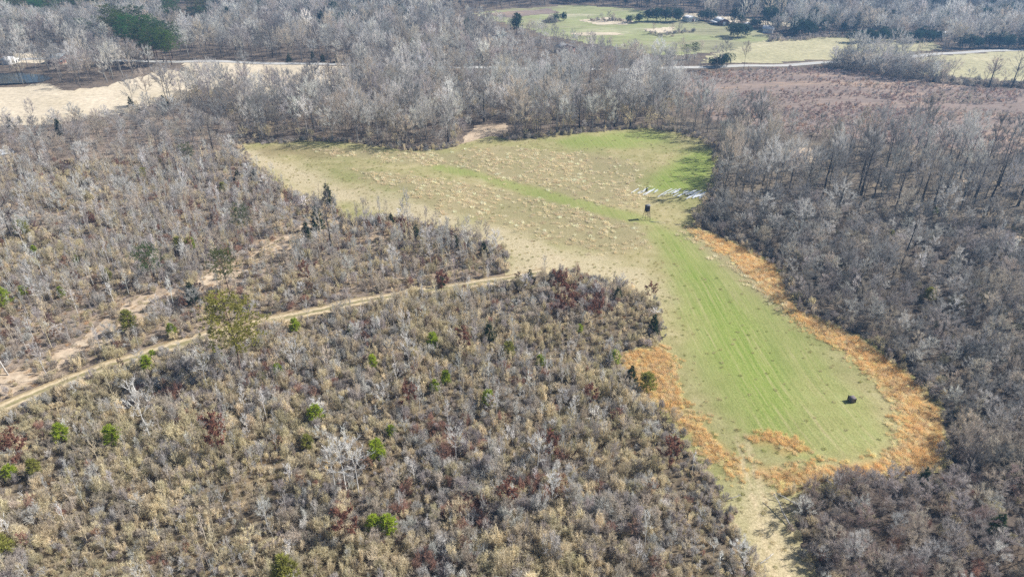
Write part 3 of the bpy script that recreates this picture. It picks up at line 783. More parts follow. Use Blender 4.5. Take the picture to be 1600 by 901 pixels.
grow('young', 'front', x, y, 0.3, 0.8, tints(len(x), [PALE, GREY, GREYB, TANT], [1, 2, 4, 2], 0.12))
# scrub above the track
x, y = away(*thin(*(lambda a: (a[0], a[1], np.clip(0.42 + 1.2 * (fbm(a[0], a[1], 16, 12) - 0.35), 0.25, 0.95)))(jgrid(LEFT, 1.85))), 0.6, 2.8)
grow('shrub', 'left', x, y, 0.42, 1.3, tints(len(x), [OLIVE, TANT, GREYB, GREY, MAUVE, REDB], [3.5, 3, 4, 3.5, 4, 1.0], 0.14, x, y, 20, 5))
x, y = away(*thin(*(lambda a: (a[0], a[1], np.clip(2.4 * (fbm(a[0], a[1], 26, 16) - 0.28), 0.08, 0.95)))(jgrid(LEFT, 2.4))), 0.8)
grow('sapling', 'left', x, y, 0.5, 1.4, tints(len(x), [PALE, GREY, TANT, MAUVE, GREYB], [1.6, 4, 2.5, 3, 2], 0.14))
x, y = away(*thin(*jgrid(LEFT, 7), 0.4), 1.5)
grow('leafy', 'left', x, y, 0.4, 0.8, tints(len(x), [REDB, (0.31, 0.2, 0.14), (0.22, 0.15, 0.13)], None, 0.15))
x, y = away(*thin(*jgrid(LEFT, 7.5), 0.6), 1.5)
grow('young', 'left', x, y, 0.6, 1.2, tints(len(x), [GREY, GREYB, PALE], [3, 3, 2], 0.12))
# low twigs and sprouts between the bushes
for P, zn in ((FRONT, 'front'), (LEFT, 'left')):
    x, y = jgrid(P, 1.45); x, y = away(*thin(x, y, np.clip(0.4 + 2.2 * (fbm(x, y, 9, 58) - 0.36), 0.25, 0.95)), 0.2, 2.3)
    grow('shrub', zn, x, y, 0.22, 0.6, tints(len(x), [TANT, GREYB, OLIVE, MAUVE, GREY], [4, 4, 3, 3, 2], 0.14, x, y, 15, 55), 0.2, 1.1)
# sprouts and bushes breaking up the clearings
for P in CLEAR[:3]:
    x, y = jgrid(P, 1.5); x, y = thin(x, y, np.clip(2.6 * (fbm(x, y, 7, 57) - 0.42), 0.06, 0.85)); m = line_dist(TRACK, x, y)[0] > 2.4; x, y = x[m], y[m]
    grow('shrub', 'left', x, y, 0.2, 0.95, tints(len(x), [TANT, GREYB, MAUVE, OLIVE], None, 0.14), 0.2)
# brush along the field's edge
EX = np.array([FIELD.min(0) - 5, (FIELD.max(0)[0] + 5, FIELD.min(0)[1] - 5), FIELD.max(0) + 5, (FIELD.min(0)[0] - 5, FIELD.max(0)[1] + 5)])
x, y = jgrid(EX, 1.5); d = sdist(FIELD, x, y); m = (d < 0.6) & (d > -4.5) & (line_dist(TRACK, x, y)[0] > 3.5); x, y = x[m], y[m]
x, y = away(*thin(x, y, 0.75), 0.3, 3.2, CLEAR)
grow('shrub', 'edge', x, y, 0.35, 1.05, tints(len(x), [MAUVE, GREYB, TANT, OLIVE, DARKG], [3, 4, 2, 2, 2], 0.15))
# young hardwoods right of the field, dense and grey
x, y = away(*thin(*(lambda a: (a[0], a[1], np.clip(0.6 + 2.2 * (fbm(a[0], a[1], 13, 21) - 0.42), 0.2, 0.97)))(jgrid(YOUNG, 2.8))), 0.8)
grow('young', 'right', x, y, 0.45, 1.2, 0.88 * tints(len(x), [GREY, GREYB, DARKG, MAUVE], [3.5, 3, 3.5, 2], 0.24, x, y, 24, 7), 0.12, 1.0, 0.5)
x, y = away(*thin(*jgrid(YOUNG, 2.3), 0.6), 0.3)
grow('shrub', 'right', x, y, 0.6, 1.3, tints(len(x), [GREYB, DARKG, (0.3, 0.28, 0.2), MAUVE], [2, 4, 1, 2], 0.15) * 0.8)
x, y = away(*thin(*jgrid(YOUNG, 13), 0.45), 5.0)
grow('tall', 'right', x, y, 0.45, 0.8, tints(len(x), [DARKG, GREYB], None, 0.14))
x, y = away(*thin(*jgrid(YOUNG, 5), 0.5), 2.0)
grow('sapling', 'right', x, y, 0.7, 1.4, tints(len(x), [GREY, GREYB, DARKG], None, 0.14))
# bottom right thicket
x, y = away(*thin(*(lambda a: (a[0], a[1], np.clip(0.6 + 2.2 * (fbm(a[0], a[1], 10, 22) - 0.42), 0.25, 0.97)))(jgrid(BOTTOM, 2.4))), 0.8)
grow('young', 'bottom', x, y, 0.4, 0.95, tints(len(x), [MAUVE, GREYB, GREY, (0.29, 0.23, 0.2)], [4, 3, 2, 3], 0.14, x, y, 14, 9))
x, y = away(*thin(*jgrid(BOTTOM, 2.2), 0.7), 0.5)
grow('shrub', 'bottom', x, y, 0.6, 1.2, tints(len(x), [MAUVE, GREYB, REDB, OLIVE], [4, 3, 1, 1], 0.14))
# tall wood right of the wet corner
x, y = away(*thin(*jgrid(RIGHT_TALL, 7.8), 0.85), 1.0)
grow('tall', 'right', x, y, 0.55, 0.95, 0.92 * tints(len(x), [DARKG, GREYB, GREY, (0.24, 0.23, 0.215)], [3, 3, 4, 2.5], 0.2), 0.12, 1.45)
x, y = away(*thin(*(lambda a: (a[0], a[1], np.clip(0.45 + 2.0 * (fbm(a[0], a[1], 15, 23) - 0.45), 0.08, 0.9)))(jgrid(RIGHT_TALL, 3.6))), 1.0)
grow('young', 'tall', x, y, 0.35, 0.85, 0.85 * tints(len(x), [DARKG, GREYB, GREY, MAUVE], [4, 3, 2, 2], 0.14))
# thin strip of wood at the left
x, y = away(*thin(*jgrid(LEFT_STRIP, 6.0), 0.5), 0.5)
grow('tall', 'strip', x, y, 0.4, 0.8, tints(len(x), [GREYB, GREY, MAUVE, DARKG], [3, 3, 2, 2], 0.14))
x, y = away(*thin(*jgrid(LEFT_STRIP, 3.4), 0.75), 0.5)
grow('young', 'strip', x, y, 0.4, 0.85, tints(len(x), [GREYB, GREY, MAUVE, DARKG], [3, 3, 3, 2], 0.14))
# the great wood behind the field, out to the hills
BACK = poly([(-260,262),(-900,-60),(800,-100),(2500,-60),(1800,262),(1100,205),(1050,215),(1000,200),(960,203),(880,211),(800,219),(700,232),(640,236),(560,224),(480,220),(370,224),(360,240),(0,258)])
back_skip = OPEN + [RIGHT_TALL, LEFT_STRIP, LEFT, YOUNG, TREE_ROW_THIN]
x, y = jgrid(BACK, 7.0); x, y = thin(x, y, np.clip(1.25 - y / 1500, 0.45, 0.92)); x, y = away(x, y, 1.0, 3.2, back_skip)
NIGHT = (0.2, 0.19, 0.185)
_px, _py, _ = proj(x, y); low = ((_px > 780) & (_px < 1110) & (_py < 118) & (_py > 58)) | ((_px > 690) & (_px < 900) & (_py > 16) & (_py < 66)); k = ~low | (rng.random(len(x)) < 0.7); x, y, low = x[k], y[k], low[k]
grow('tall', 'back', x, y, 0.65, 1.18, tints(len(x), [GREY, GREYB, (0.50, 0.48, 0.44), DARKG, MAUVE], [5, 3, 3, 2.5, 2], 0.2, x, y, 60, 13) * np.where((x > 60) & (y > 640), 0.55, 1.0)[:, None], 0.12, 1.18)
x, y = jgrid(BACK, 11); m = (y > 560) & (rng.random(len(x)) < np.clip(1.6 * (fbm(x, y, 90, 61) - 0.38), 0.02, 0.8)); x, y = away(x[m], y[m], 2.0, 3.2, back_skip)
scatter('far_treeline', 'evergreen', x, y, rng.uniform(1.2, 2.0, (len(x), 1)) * np.array([[0.8, 0.8, 1.1]]), tints(len(x), [(0.06, 0.10, 0.055), (0.05, 0.08, 0.05)], None, 0.15), 'dark evergreens mixed into the far hazy woods')
POP['tall'][-1][3][:] *= np.where(low, 0.62, 1.0)[:, None]
near_back = poly([(-260,262),(-200,150),(300,150),(560,110),(1050,150),(1060,205),(960,203),(800,219),(640,236),(480,220),(370,224),(0,258)])
x, y = away(*thin(*jgrid(near_back, 3.8), 0.7), 0.5, 3.2, back_skip)
grow('young', 'back', x, y, 0.5, 1.05, tints(len(x), [GREYB, GREY, MAUVE, OLIVE, TANT], [3, 3, 2, 2, 2], 0.14, x, y, 30, 14))
# tree row by the road, brown brush field
x, y = jgrid(TREE_ROW, 4.6); grow('tall', 'row', x, y, 0.5, 0.8, tints(len(x), [GREYB, DARKG, GREY], None, 0.12))
x, y = jgrid(TREE_ROW, 3.0); grow('young', 'row', x, y, 0.5, 0.9, tints(len(x), [GREYB, DARKG], None, 0.12))
x, y = thin(*jgrid(TREE_ROW_THIN, 6.5), 0.6); grow('tall', 'row', x, y, 0.6, 0.85, tints(len(x), [GREYB, DARKG], None, 0.12))
x, y = jgrid(TREE_ROW_THIN, 2.6); grow('shrub', 'row', x, y, 0.9, 1.4, tints(len(x), [GREYB, DARKG], None, 0.12))
x, y = thin(*(lambda a: (a[0], a[1], np.clip(2.6 * (fbm(a[0] * 0.4, a[1] * 1.5, 22, 19) - 0.28), 0.08, 0.97)))(jgrid(BROWN, 1.9)))
grow('shrub', 'brown', x, y, 0.25, 0.8, tints(len(x), [(0.36, 0.27, 0.235), MAUVE, (0.44, 0.32, 0.24), GREYB], [4, 4, 2, 3], 0.14, x, y, 25, 20))

for Q in ([(905,33),(960,31),(1000,37),(958,34)], [(1000,48),(1030,55),(1062,58),(1028,57)], [(1042,53),(1088,49),(1086,51.5),(1044,55)], [(845,33),(870,31),(875,36),(850,38)], [(1195,64),(1290,57),(1330,59),(1290,60),(1200,67)]):
    x, y = jgrid(poly(Q), 3.0); grow('shrub', 'row', x, y, 0.8, 1.8, tints(len(x), [GREYB, DARKG, MAUVE], None, 0.12))
    x, y = thin(*jgrid(poly(Q), 6.0), 0.5); grow('young', 'row', x, y, 0.6, 1.2, tints(len(x), [GREYB, DARKG], None, 0.12))
# evergreens read off the photograph: (kind, base px, base py, height in px, tint)
def tall_m(px, py, hpx):
    """real height of something hpx tall in the picture whose foot is at px, py"""
    x, y = at(px, py); _, _, f = proj(x, y)
    return float(hpx * f / FPX / math.cos(math.atan2(CAM_H, float(np.hypot(x, y)))))
BRIGHT, OLV, DGREEN, CEDAR, BLUEG = (0.32, 0.395, 0.04), (0.27, 0.27, 0.07), (0.085, 0.14, 0.045), (0.05, 0.075, 0.035), (0.05, 0.085, 0.055)
SPOTS = [('young_pine', *p, BRIGHT if p[2] < 40 else OLV) for p in [(8,482,34),(35,362,20),(270,524,20),(232,579,25),(100,690,32),(180,694,32),(10,876,45),(450,915,44),(436,592,24),(462,518,22),(495,660,28),(583,576,22),
    (677,545,26),(680,613,20),(697,600,22),(763,633,24),(590,718,30),(612,682,18),(585,832,26),(608,834,28),(960,570,24),(40,462,18),(98,464,18),(55,396,14),(845,572,18),(240,560,14),(300,392,22),(860,688,16),(20,748,24),(905,520,14),(120,412,14),(1460,335,12)]]
SPOTS += [('young_pine', *p, OLV) for p in [(205,518,36),(482,702,24),(58,744,30),(283,392,24),(38,370,28),(170,440,22),(410,600,20),(350,300,16),(1390,372,14),(1245,405,14),(1450,470,22),(795,560,26),(1010,612,30)]]
SPOTS += [('cedar', *p, CEDAR) for p in [(372,279,16),(398,280,16),(965,470,24),(828,440,20),(874,444,24),(712,386,20),(690,448,20),(756,398,22),(302,474,36),(1020,520,30),(1440,760,32),(1325,752,16),(498,360,40),(514,322,36),
    (765,536,36),(548,524,20),(206,262,10),(1010,300,8),(650,372,22),(985,600,30),(1550,840,44),(20,205,22),(95,212,26),(258,168,20),(32,192,12),(92,202,18),(205,166,16),(880,125,20),(1460,128,14),(480,375,30),(612,350,18)]]
SPOTS += [('pine', *p) for p in [(378,588,118,(0.29,0.275,0.07)),(242,446,62,(0.09,0.14,0.045)),(360,462,72,(0.13,0.15,0.05)),(296,262,36,(0.09,0.13,0.04)),(383,372,50,(0.1,0.13,0.05)),(228,288,26,OLV),(1600,395,40,DGREEN),
    (232,98,62,DGREEN),(218,90,58,DGREEN),(246,104,56,DGREEN),(262,102,48,DGREEN),(200,72,42,DGREEN),(176,66,36,DGREEN),(134,66,34,DGREEN),(146,68,30,DGREEN),(20,66,36,DGREEN),(48,62,30,BLUEG),(270,92,50,DGREEN),
    (275,52,40,DGREEN),(305,50,36,BLUEG),(320,48,34,DGREEN),(330,40,30,BLUEG),(85,40,32,DGREEN),(100,44,30,DGREEN),(65,38,30,DGREEN),(30,30,30,DGREEN),(10,30,32,DGREEN),(130,34,30,DGREEN),(160,30,30,DGREEN),(200,28,30,DGREEN),(225,26,30,DGREEN),(180,40,30,BLUEG),
    (1085,92,24,(0.11,0.15,0.06)),(1072,93,22,(0.11,0.15,0.06)),(650,92,30,DGREEN)]]
EV = lambda px, py, h, t=BLUEG: SPOTS.append(('evergreen', px, py, h, t))
for px in range(1330, 1468, 9): EV(px + rng.uniform(-4, 4), 66 + rng.uniform(-1.5, 1.5), rng.uniform(13, 23))
for p in [(1236,58,20),(1250,58,24),(1262,57,20),(1142,57,20),(1152,60,24),(1164,58,20),(985,36,12),(998,36,16),(1012,34,20),(1026,34,22),(1040,34,22),(1052,35,20),(1060,34,18),(1095,33,16),(1104,32,18),(1110,33,16),(1160,38,14),
          (1176,44,16),(1186,46,14),(1240,52,22),(1135,104,18),(1120,105,16),(1112,105,14),(1128,105,20),(868,119,18),(890,119,20),(905,119,16),(880,122,20),(1500,75,18),(1515,76,22),(1528,76,18),(1545,75,24),(1560,76,26),(1575,76,22),(1598,77,24),(1612,76,24),
          (133,62,30),(148,64,24),(880,33,14),(868,34,12)]: EV(*p)
for p in [(1335,44,24),(1350,42,26),(1530,44,26),(1545,46,30),(1560,44,32),(1575,45,30),(1590,46,34),(1604,44,32),(1618,46,30),(1565,38,28),(1540,36,26)]: EV(*p)
for p in [(452,97,14),(490,98,18),(505,98,14),(525,99,14)]: SPOTS.append(('cedar', *p, CEDAR))
# bushy bare clumps and pale orchard trees about the farm
SPOTS += [('dark_tree', *p) for p in [(1175,84,0)] if p[2]]
for k, P in enumerate(PINE_WOOD):
    a, b = thin(*jgrid(P, (19, 19, 14)[k]), (0.8, 0.6, 0.75)[k])
    for u, v, _ in zip(*proj(a, b)): SPOTS.append(('pine', float(u), float(v), rng.uniform(32, 42) if k < 2 else rng.uniform(46, 60), tuple((0.7 + 0.7 * rng.random()) * c for c in (0.105, 0.165, 0.05)), ('wood along the top edge', 'clump under the top edge', 'stand left of the far road')[k]))
# leafless and brown-leaved trees that stand out
SPOTS += [('sycamore', *p) for p in [(235,688,96),(326,612,70),(543,772,92),(562,776,80),(525,768,70),(640,580,60),(712,722,56),(840,742,64),(600,648,50),(465,585,60),(120,330,0),(1110,0,0)] if p[2]]
SPOTS += [('dark_tree', *p) for p in [(1284,312,92),(1345,305,95),(1520,318,108),(1542,330,96),(1478,300,80),(1340,306,70),(1376,292,76),(1440,316,84),(1166,226,66),(1180,230,72),(1204,244,60),(1232,300,64),(1420,268,70),(1560,290,80),(1590,322,90),(1255,318,78),(1310,330,84),(1362,322,74),(1398,330,80),(1455,334,88),(1498,330,84),(1140,250,60),(1128,262,56),(1222,262,64),(1385,262,70),(1475,272,76),(1500,280,74),(1320,262,70),(1260,250,56),(905,200,62),(960,198,70),(985,197,66),(700,222,60),(820,214,56),(756,190,60),(120,250,48),(250,244,50),(60,248,44),(1600,300,85),(1505,752,72),(518,392,104),(22,378,88),(332,232,58),(1400,150,30),(1545,136,50),(1580,138,60)]]
SPOTS += [('pole_tree', *p) for p in [(595,352,50),(640,372,80),(634,374,64),(505,390,88),(530,388,70),(700,384,50),(850,440,44),(1408,300,60),(1230,420,60),(1240,350,50)]]
SPOTS += [('grey_tree', *p) for p in [(1210,304,80),(1150,292,62),(1236,284,72),(1176,300,60),(1130,296,50),(1262,296,66),(1300,352,70),(1250,372,60),(1190,352,50),(1470,352,64),(60,330,60),(200,330,56),(15,395,70),(290,330,50),(700,214,70),(620,226,60),(560,222,66),(870,206,72)]]
SPOTS += [('brown_oak', *p) for p in [(725,556,44),(628,374,36),(884,502,56),(872,462,40),(345,716,66),(1046,732,48),(690,462,40),(36,728,60),(860,720,46),(930,502,36),(1180,460,0),(640,640,40),(920,640,40),(545,850,50),(795,800,46),(1015,470,30),(480,446,36)] if p[2]]

# ------------------------------------------------------------------ things among the plants
def nth(i):
    w = ['first', 'second', 'third', 'fourth', 'fifth', 'sixth', 'seventh', 'eighth', 'ninth', 'tenth', 'eleventh', 'twelfth', 'thirteenth', 'fourteenth', 'fifteenth', 'sixteenth', 'seventeenth', 'eighteenth', 'nineteenth', 'twentieth']
    t = ['', '', 'twenty', 'thirty', 'forty', 'fifty', 'sixty', 'seventy', 'eighty', 'ninety']
    k = i + 1
    if k <= 20: return w[i]
    h = 'hundred-' if k >= 100 else ''
    k %= 100
    if k == 0: return 'hundredth'
    if k <= 20: return h + w[k - 1]
    return h + (t[k // 10] + '-' + w[k % 10 - 1] if k % 10 else t[k // 10].replace('ty', 'tieth'))
def plant(name, kind, i, x, y, size, rz, tint, label, cat, group, lean=(0.0, 0.0)):
    tm, cm = LIB[kind][i]
    loc = (float(x), float(y), float(hgt(x, y)))
    if tm is None:
        o = link(name, cm)
    else:
        o = bpy.data.objects.new(name, None); COL.objects.link(o); o.empty_display_size = 0.5
        for nm, me in (('trunk', tm), ('crown', cm)):
            c = link(nm, me, o); c['tint'] = [float(v) for v in tint]
    o.location = loc; o.rotation_euler = (lean[0], lean[1], float(rz)); o.scale = [float(s) for s in size]
    o['tint'] = [float(v) for v in tint]
    o['label'] = label; o['category'] = cat; o['group'] = group
    return o
LAND = {'front': 'below the track', 'left': 'above the track', 'right': 'in the right wood', 'bottom': 'below the orange grass',
        'tall': 'in the right wood', 'strip': 'left of the field', 'back': 'behind the field', 'row': 'by the road', 'brown': 'in the brown field', 'edge': 'on the field edge'}
MARKS = [('left bottom edge', 250, 885), ('lower bottom edge', 620, 890), ('path mouth', 1120, 870), ('pond', 30, 125), ('sandy gap', 770, 205), ('green corner', 1090, 235), ('far road', 420, 100), ('brick house', 880, 75), ('barn', 1125, 35), ('back edge', 560, 220), ('back corner', 1000, 200), ('pasture', 200, 150), ('brown field', 1250, 210), ('farm', 1000, 60), ('mid wood', 640, 140), ('bright pine pair', 140, 685), ('young pine cluster', 690, 605), ('grass curve', 1350, 540), ('grass fringe tip', 1100, 365), ('blunt tip', 1030, 500), ('grass tongue', 1010, 580), ('oak spire', 345, 700), ('left edge', 20, 440), ('tall pine pair', 300, 400), ('cedar clump', 505, 350), ('forked path', 1170, 760), ('wet ground', 1480, 370), ('tall dark trunk', 1285, 305), ('paired dark trunks', 1530, 320), ('red-leaved oak', 1045, 720), ('bottom pine', 450, 890), ('twin pines', 597, 825), ('olive pine bush', 795, 550), ('corner cedar', 1440, 750), ('big olive pine', 370, 560), ('white-barked tree', 235, 680), ('wooden box', 1330, 628), ('tower blind', 1010, 342), ('fallen tree', 1240, 790), ('dead snag', 1405, 425), ('leaning trunk', 8, 580), ('sandy track bend', 790, 436),
         ('wet corner', 1080, 300), ('dark red oak', 725, 550), ('lower left corner', 60, 860), ('white tree clump', 545, 770), ('bottom edge', 860, 885), ('right edge', 1580, 560), ('lower right corner', 1540, 860), ('pale clearing', 240, 470), ('field tip', 380, 230)]
def near_mark(px, py):
    d = [(px - a) ** 2 + (1.3 * (py - b)) ** 2 for _, a, b in MARKS]
    return MARKS[int(np.argmin(d))][0]
NAMES = {'tall': ('bare_tree', 'tree', 'leafless trees of the woods'), 'young': ('young_tree', 'tree', 'young leafless trees'), 'sapling': ('sapling', 'sapling', 'slender saplings of the cutover'),
         'shrub': ('shrub', 'shrub', 'leafless shrubs of the cutover'), 'leafy': ('brown_leaved_tree', 'tree', 'small trees holding brown leaves')}
MASS = {'tall': ('woodland', 'leafless grey woodland filling the background behind the field'), 'young': ('young_woodland', 'dense leafless young wood on the right and behind'),
        'sapling': ('sapling_thicket', 'pale slender saplings crowding the cutover'), 'shrub': ('shrubbery', 'leafless olive and grey brush covering the cutover'), 'leafy': ('brown_undergrowth', 'small brown-leaved undergrowth in the cutover')}
def colour_word(t):
    v = sum(t) / 3
    if t[0] > 1.6 * t[2] and t[0] > 1.55 * t[1]: return 'reddish'
    if v > 0.48: return 'whitish'
    if v > 0.34: return 'pale tan' if t[0] > 1.35 * t[2] else 'pale grey'
    if t[0] > 1.5 * t[2]: return 'olive-brown'
    if v < 0.24: return 'dark grey'
    return 'grey-brown'
BASE_H = {'tall': 17, 'young': 8, 'sapling': 7, 'shrub': 2.4, 'leafy': 6}
EACH = {'tall': 300, 'young': 300, 'sapling': 300, 'shrub': 300, 'leafy': 120}
for kind, lots in POP.items():
    zone = np.concatenate([np.full(len(l[1]), l[0]) for l in lots]); x = np.concatenate([l[1] for l in lots]); y = np.concatenate([l[2] for l in lots])
    size = np.concatenate([l[3] for l in lots]); tint = np.concatenate([l[4] for l in lots])
    px, py, f = proj(x, y)
    top = proj(x, y, hgt(x, y) + size[:, 2] * BASE_H[kind] * 0.8)[1]
    vis = (px > 4) & (px < 1596) & (top < 893) & (py > 8)
    score = np.where(vis, size[:, 2] * BASE_H[kind] / f, 0)
    pick = np.argsort(-score)[:EACH[kind]]
    pick = pick[score[pick] > 0]
    shape = rng.integers(0, len(LIB[kind]), len(x))
    rest = np.ones(len(x), bool); rest[pick] = False
    nm, cat, grp = NAMES[kind]
    pick = pick[np.argsort(px[pick])]
    made = []
    for i in pick:
        h = size[i, 2]; sz = 'tall' if h > 0.98 else ('low' if h < 0.72 else 'mid-sized')
        word = {'tall': 'forest tree', 'young': 'young tree', 'sapling': 'sapling', 'shrub': 'shrub', 'leafy': 'brown-leaved tree'}[kind]
        made.append(plant(nm, kind, int(shape[i]), x[i], y[i], size[i], rng.uniform(0, 6.28), tint[i],
              '%s %s %s %s near the %s' % (sz, colour_word(tint[i]), word, LAND[zone[i]], near_mark(px[i], py[i])), cat, grp))
    same = {}
    for o in made: same.setdefault(o['label'], []).append(o)
    for lab, os_ in same.items():
        if 1 < len(os_) <= 60:
            for q, o in enumerate(os_): o['label'] = '%s, %s from left' % (lab, nth(q)) if len(lab.split()) < 13 else '%s, %s from left' % (lab.replace(' near the ', ' by '), nth(q))
    n, lab = MASS[kind]
    scatter(n, kind, x[rest], y[rest], size[rest], tint[rest], lab, None, shape[rest])
SPOT_LIB = {'evergreen': ('evergreen', 8.0), 'young_pine': ('young_pine', 3.2), 'cedar': ('cedar', 5.2), 'pine': ('pine', 15), 'sycamore': ('white', 7.6), 'pole_tree': ('sapling', 6.9), 'grey_tree': ('tall', 16.6), 'dark_tree': ('gaunt', 16.6), 'brown_oak': ('leafy', 6.2)}
count = {}
for s in sorted(SPOTS, key=lambda s: s[1]):
    kind, px, py, hp = s[:4]
    lib, hh = ('broad_pine', 15) if (px, py) == (378, 588) else SPOT_LIB[kind]
    x, y = at(px, py); sc = tall_m(px, py, hp) / hh * (1.06 if kind == 'young_pine' else 1.0)
    tint = s[4] if len(s) > 4 else {'sycamore': (0.58, 0.565, 0.535), 'pole_tree': (0.42, 0.405, 0.38), 'grey_tree': (0.50, 0.485, 0.455), 'dark_tree': (0.17, 0.155, 0.145), 'brown_oak': (0.21, 0.105, 0.075)}[kind]
    if kind == 'pine' and py < 110: tint = tuple(0.9 * t for t in tint)
    zone = 'far' if py < 140 else ('front' if inside(FRONT, x, y) else 'left' if inside(LEFT, x, y) else 'right' if px > 1040 and py < 735 else 'bottom' if px > 1200 else 'field')
    place = {'far': 'beyond the woods', 'front': 'in the thicket below the track', 'left': 'in the scrub above the track', 'right': 'in the wood right of the field', 'bottom': 'below the orange grass', 'field': 'by the field edge'}[zone]
    k = count.get((kind, zone), 0); count[(kind, zone)] = k + 1
    word = {'young_pine': 'bright green young pine', 'cedar': 'dark green cedar', 'evergreen': 'round dark evergreen tree', 'pine': 'green pine tree', 'sycamore': 'white-barked leafless tree', 'pole_tree': 'thin straight grey tree', 'grey_tree': 'broad pale grey leafless tree', 'dark_tree': 'tall dark leafless tree', 'brown_oak': 'reddish-brown leaved oak'}[kind]
    if kind == 'young_pine' and tint == OLV: word = 'olive green young pine'
    lab = '%s %s, %s from the left' % (word, place, nth(k))
    if len(s) > 5:
        count[(kind, zone)] -= 1; q = count.get(s[5], 0); count[s[5]] = q + 1
        lab = 'green pine in the evergreen %s, %s from the left' % (s[5], nth(q))
    if (px, py) == (378, 588): lab = 'big olive pine with open crown standing beside the dirt track'
    if (px, py) == (725, 556): lab = 'round dark red leaved oak in the middle of the front thicket'
    name = {'evergreen': 'evergreen_tree', 'young_pine': 'young_pine', 'cedar': 'cedar_tree', 'pine': 'pine_tree', 'sycamore': 'white_tree', 'pole_tree': 'slender_tree', 'grey_tree': 'spreading_tree', 'dark_tree': 'bare_tree', 'brown_oak': 'oak_tree'}[kind]
    wd = 1.15 if kind in ('cedar', 'young_pine') else (1.1 if (px, py) == (378, 588) else 1.25 if py < 110 else 0.8 if kind == 'pole_tree' else 0.6 if (px, py) == (518, 392) else 1.0)
    i = int(rng.integers(0, len(LIB[lib])))
    plant(name, lib, i, x, y, (sc * wd, sc * wd, sc), rng.uniform(0, 6.28), tint, lab, 'tree', {'evergreen': 'evergreens around the far farm', 'young_pine': 'young pines in the cutover', 'cedar': 'cedars', 'pine': 'pines', 'sycamore': 'white-barked trees', 'pole_tree': 'thin straight trees', 'grey_tree': 'broad pale trees', 'dark_tree': 'dark trees that stand out', 'brown_oak': 'oaks holding brown leaves'}[kind])

# ------------------------------------------------------------------ grass
x, y = jgrid(FIELD, 1.45); w = field_tuss(x, y); x, y = thin(x, y, w * np.clip(2.2 * (fbm(x, y, 6, 31) - 0.25), 0.1, 1) * 0.8)
n = len(x)
st = np.stack([rng.uniform(0.9, 2.2, n), rng.uniform(0.9, 1.5, n), rng.uniform(0.7, 1.7, n)], 1)
scatter('dry_grass', 'tussock', x, y, st, tints(n, [(0.76, 0.66, 0.45), (0.70, 0.59, 0.40), (0.82, 0.73, 0.53)], None, 0.12), 'straw-coloured grass tussocks across the middle of the field',
        np.stack([np.zeros(n), np.zeros(n), rng.normal(-0.35, 0.3, n)], 1))
x, y = jgrid(FIELD, 1.5); w = np.clip(0.4 - field_tuss(x, y) - 0.3 * (field_green(x, y) > 0.4), 0.04, 1); x, y = thin(x, y, w * 0.8)
n = len(x); st = rng.uniform(0.4, 0.9, (n, 1)) * np.ones((1, 3))
scatter('low_grass', 'tussock', x, y, st, tints(n, [(0.40, 0.36, 0.17), (0.30, 0.31, 0.10), (0.48, 0.41, 0.24)], None, 0.12), 'short scattered grass tufts over the mown field')
x, y = jgrid(FIELD, 0.56); w = np.zeros(len(x))
for k, P in enumerate(ORANGE): w = np.maximum(w, smooth(-3.2 if k < 3 else -1.0, 2.2, sdist(P, x, y) + 6.5 * (fbm(x, y, 4.5, 6) - 0.5)))
x, y = thin(x, y, np.clip(w * (0.42 + 2.0 * (fbm(x, y, 3.2, 33) - 0.22)), 0, 1)); n = len(x)
st = rng.uniform(0.5, 1.15, (n, 1)) * np.array([[0.9, 0.9, 1.0]])
scatter('orange_grass', 'sedge', x, y, st, tints(n, [(0.80, 0.57, 0.29), (0.74, 0.51, 0.255), (0.82, 0.68, 0.44), (0.62, 0.47, 0.30), (0.80, 0.60, 0.33)], [4, 3, 3, 2, 3], 0.14, x, y, 5, 34), 'tall orange broomsedge fringing the green strip')
xs, ys = [], []
for P, s in ((FRONT, 2.0), (LEFT, 2.3)):
    a, b = away(*thin(*jgrid(P, s), 0.7), 0.0, 1.5); xs.append(a); ys.append(b)
for P in CLEAR[:3]:
    a, b = thin(*jgrid(P, 1.5), 0.45); xs.append(a); ys.append(b)
x = np.concatenate(xs); y = np.concatenate(ys); n = len(x)
scatter('weeds', 'sedge', x, y, rng.uniform(0.5, 1.1, (n, 1)) * np.array([[1.3, 1.3, 0.8]]), tints(n, [(0.46, 0.36, 0.22), (0.42, 0.30, 0.17), (0.36, 0.32, 0.17), (0.52, 0.34, 0.18)], [4, 3, 3, 1], 0.14, x, y, 12, 35), 'dry weeds and straw grass between the shrubs and in the clearings')

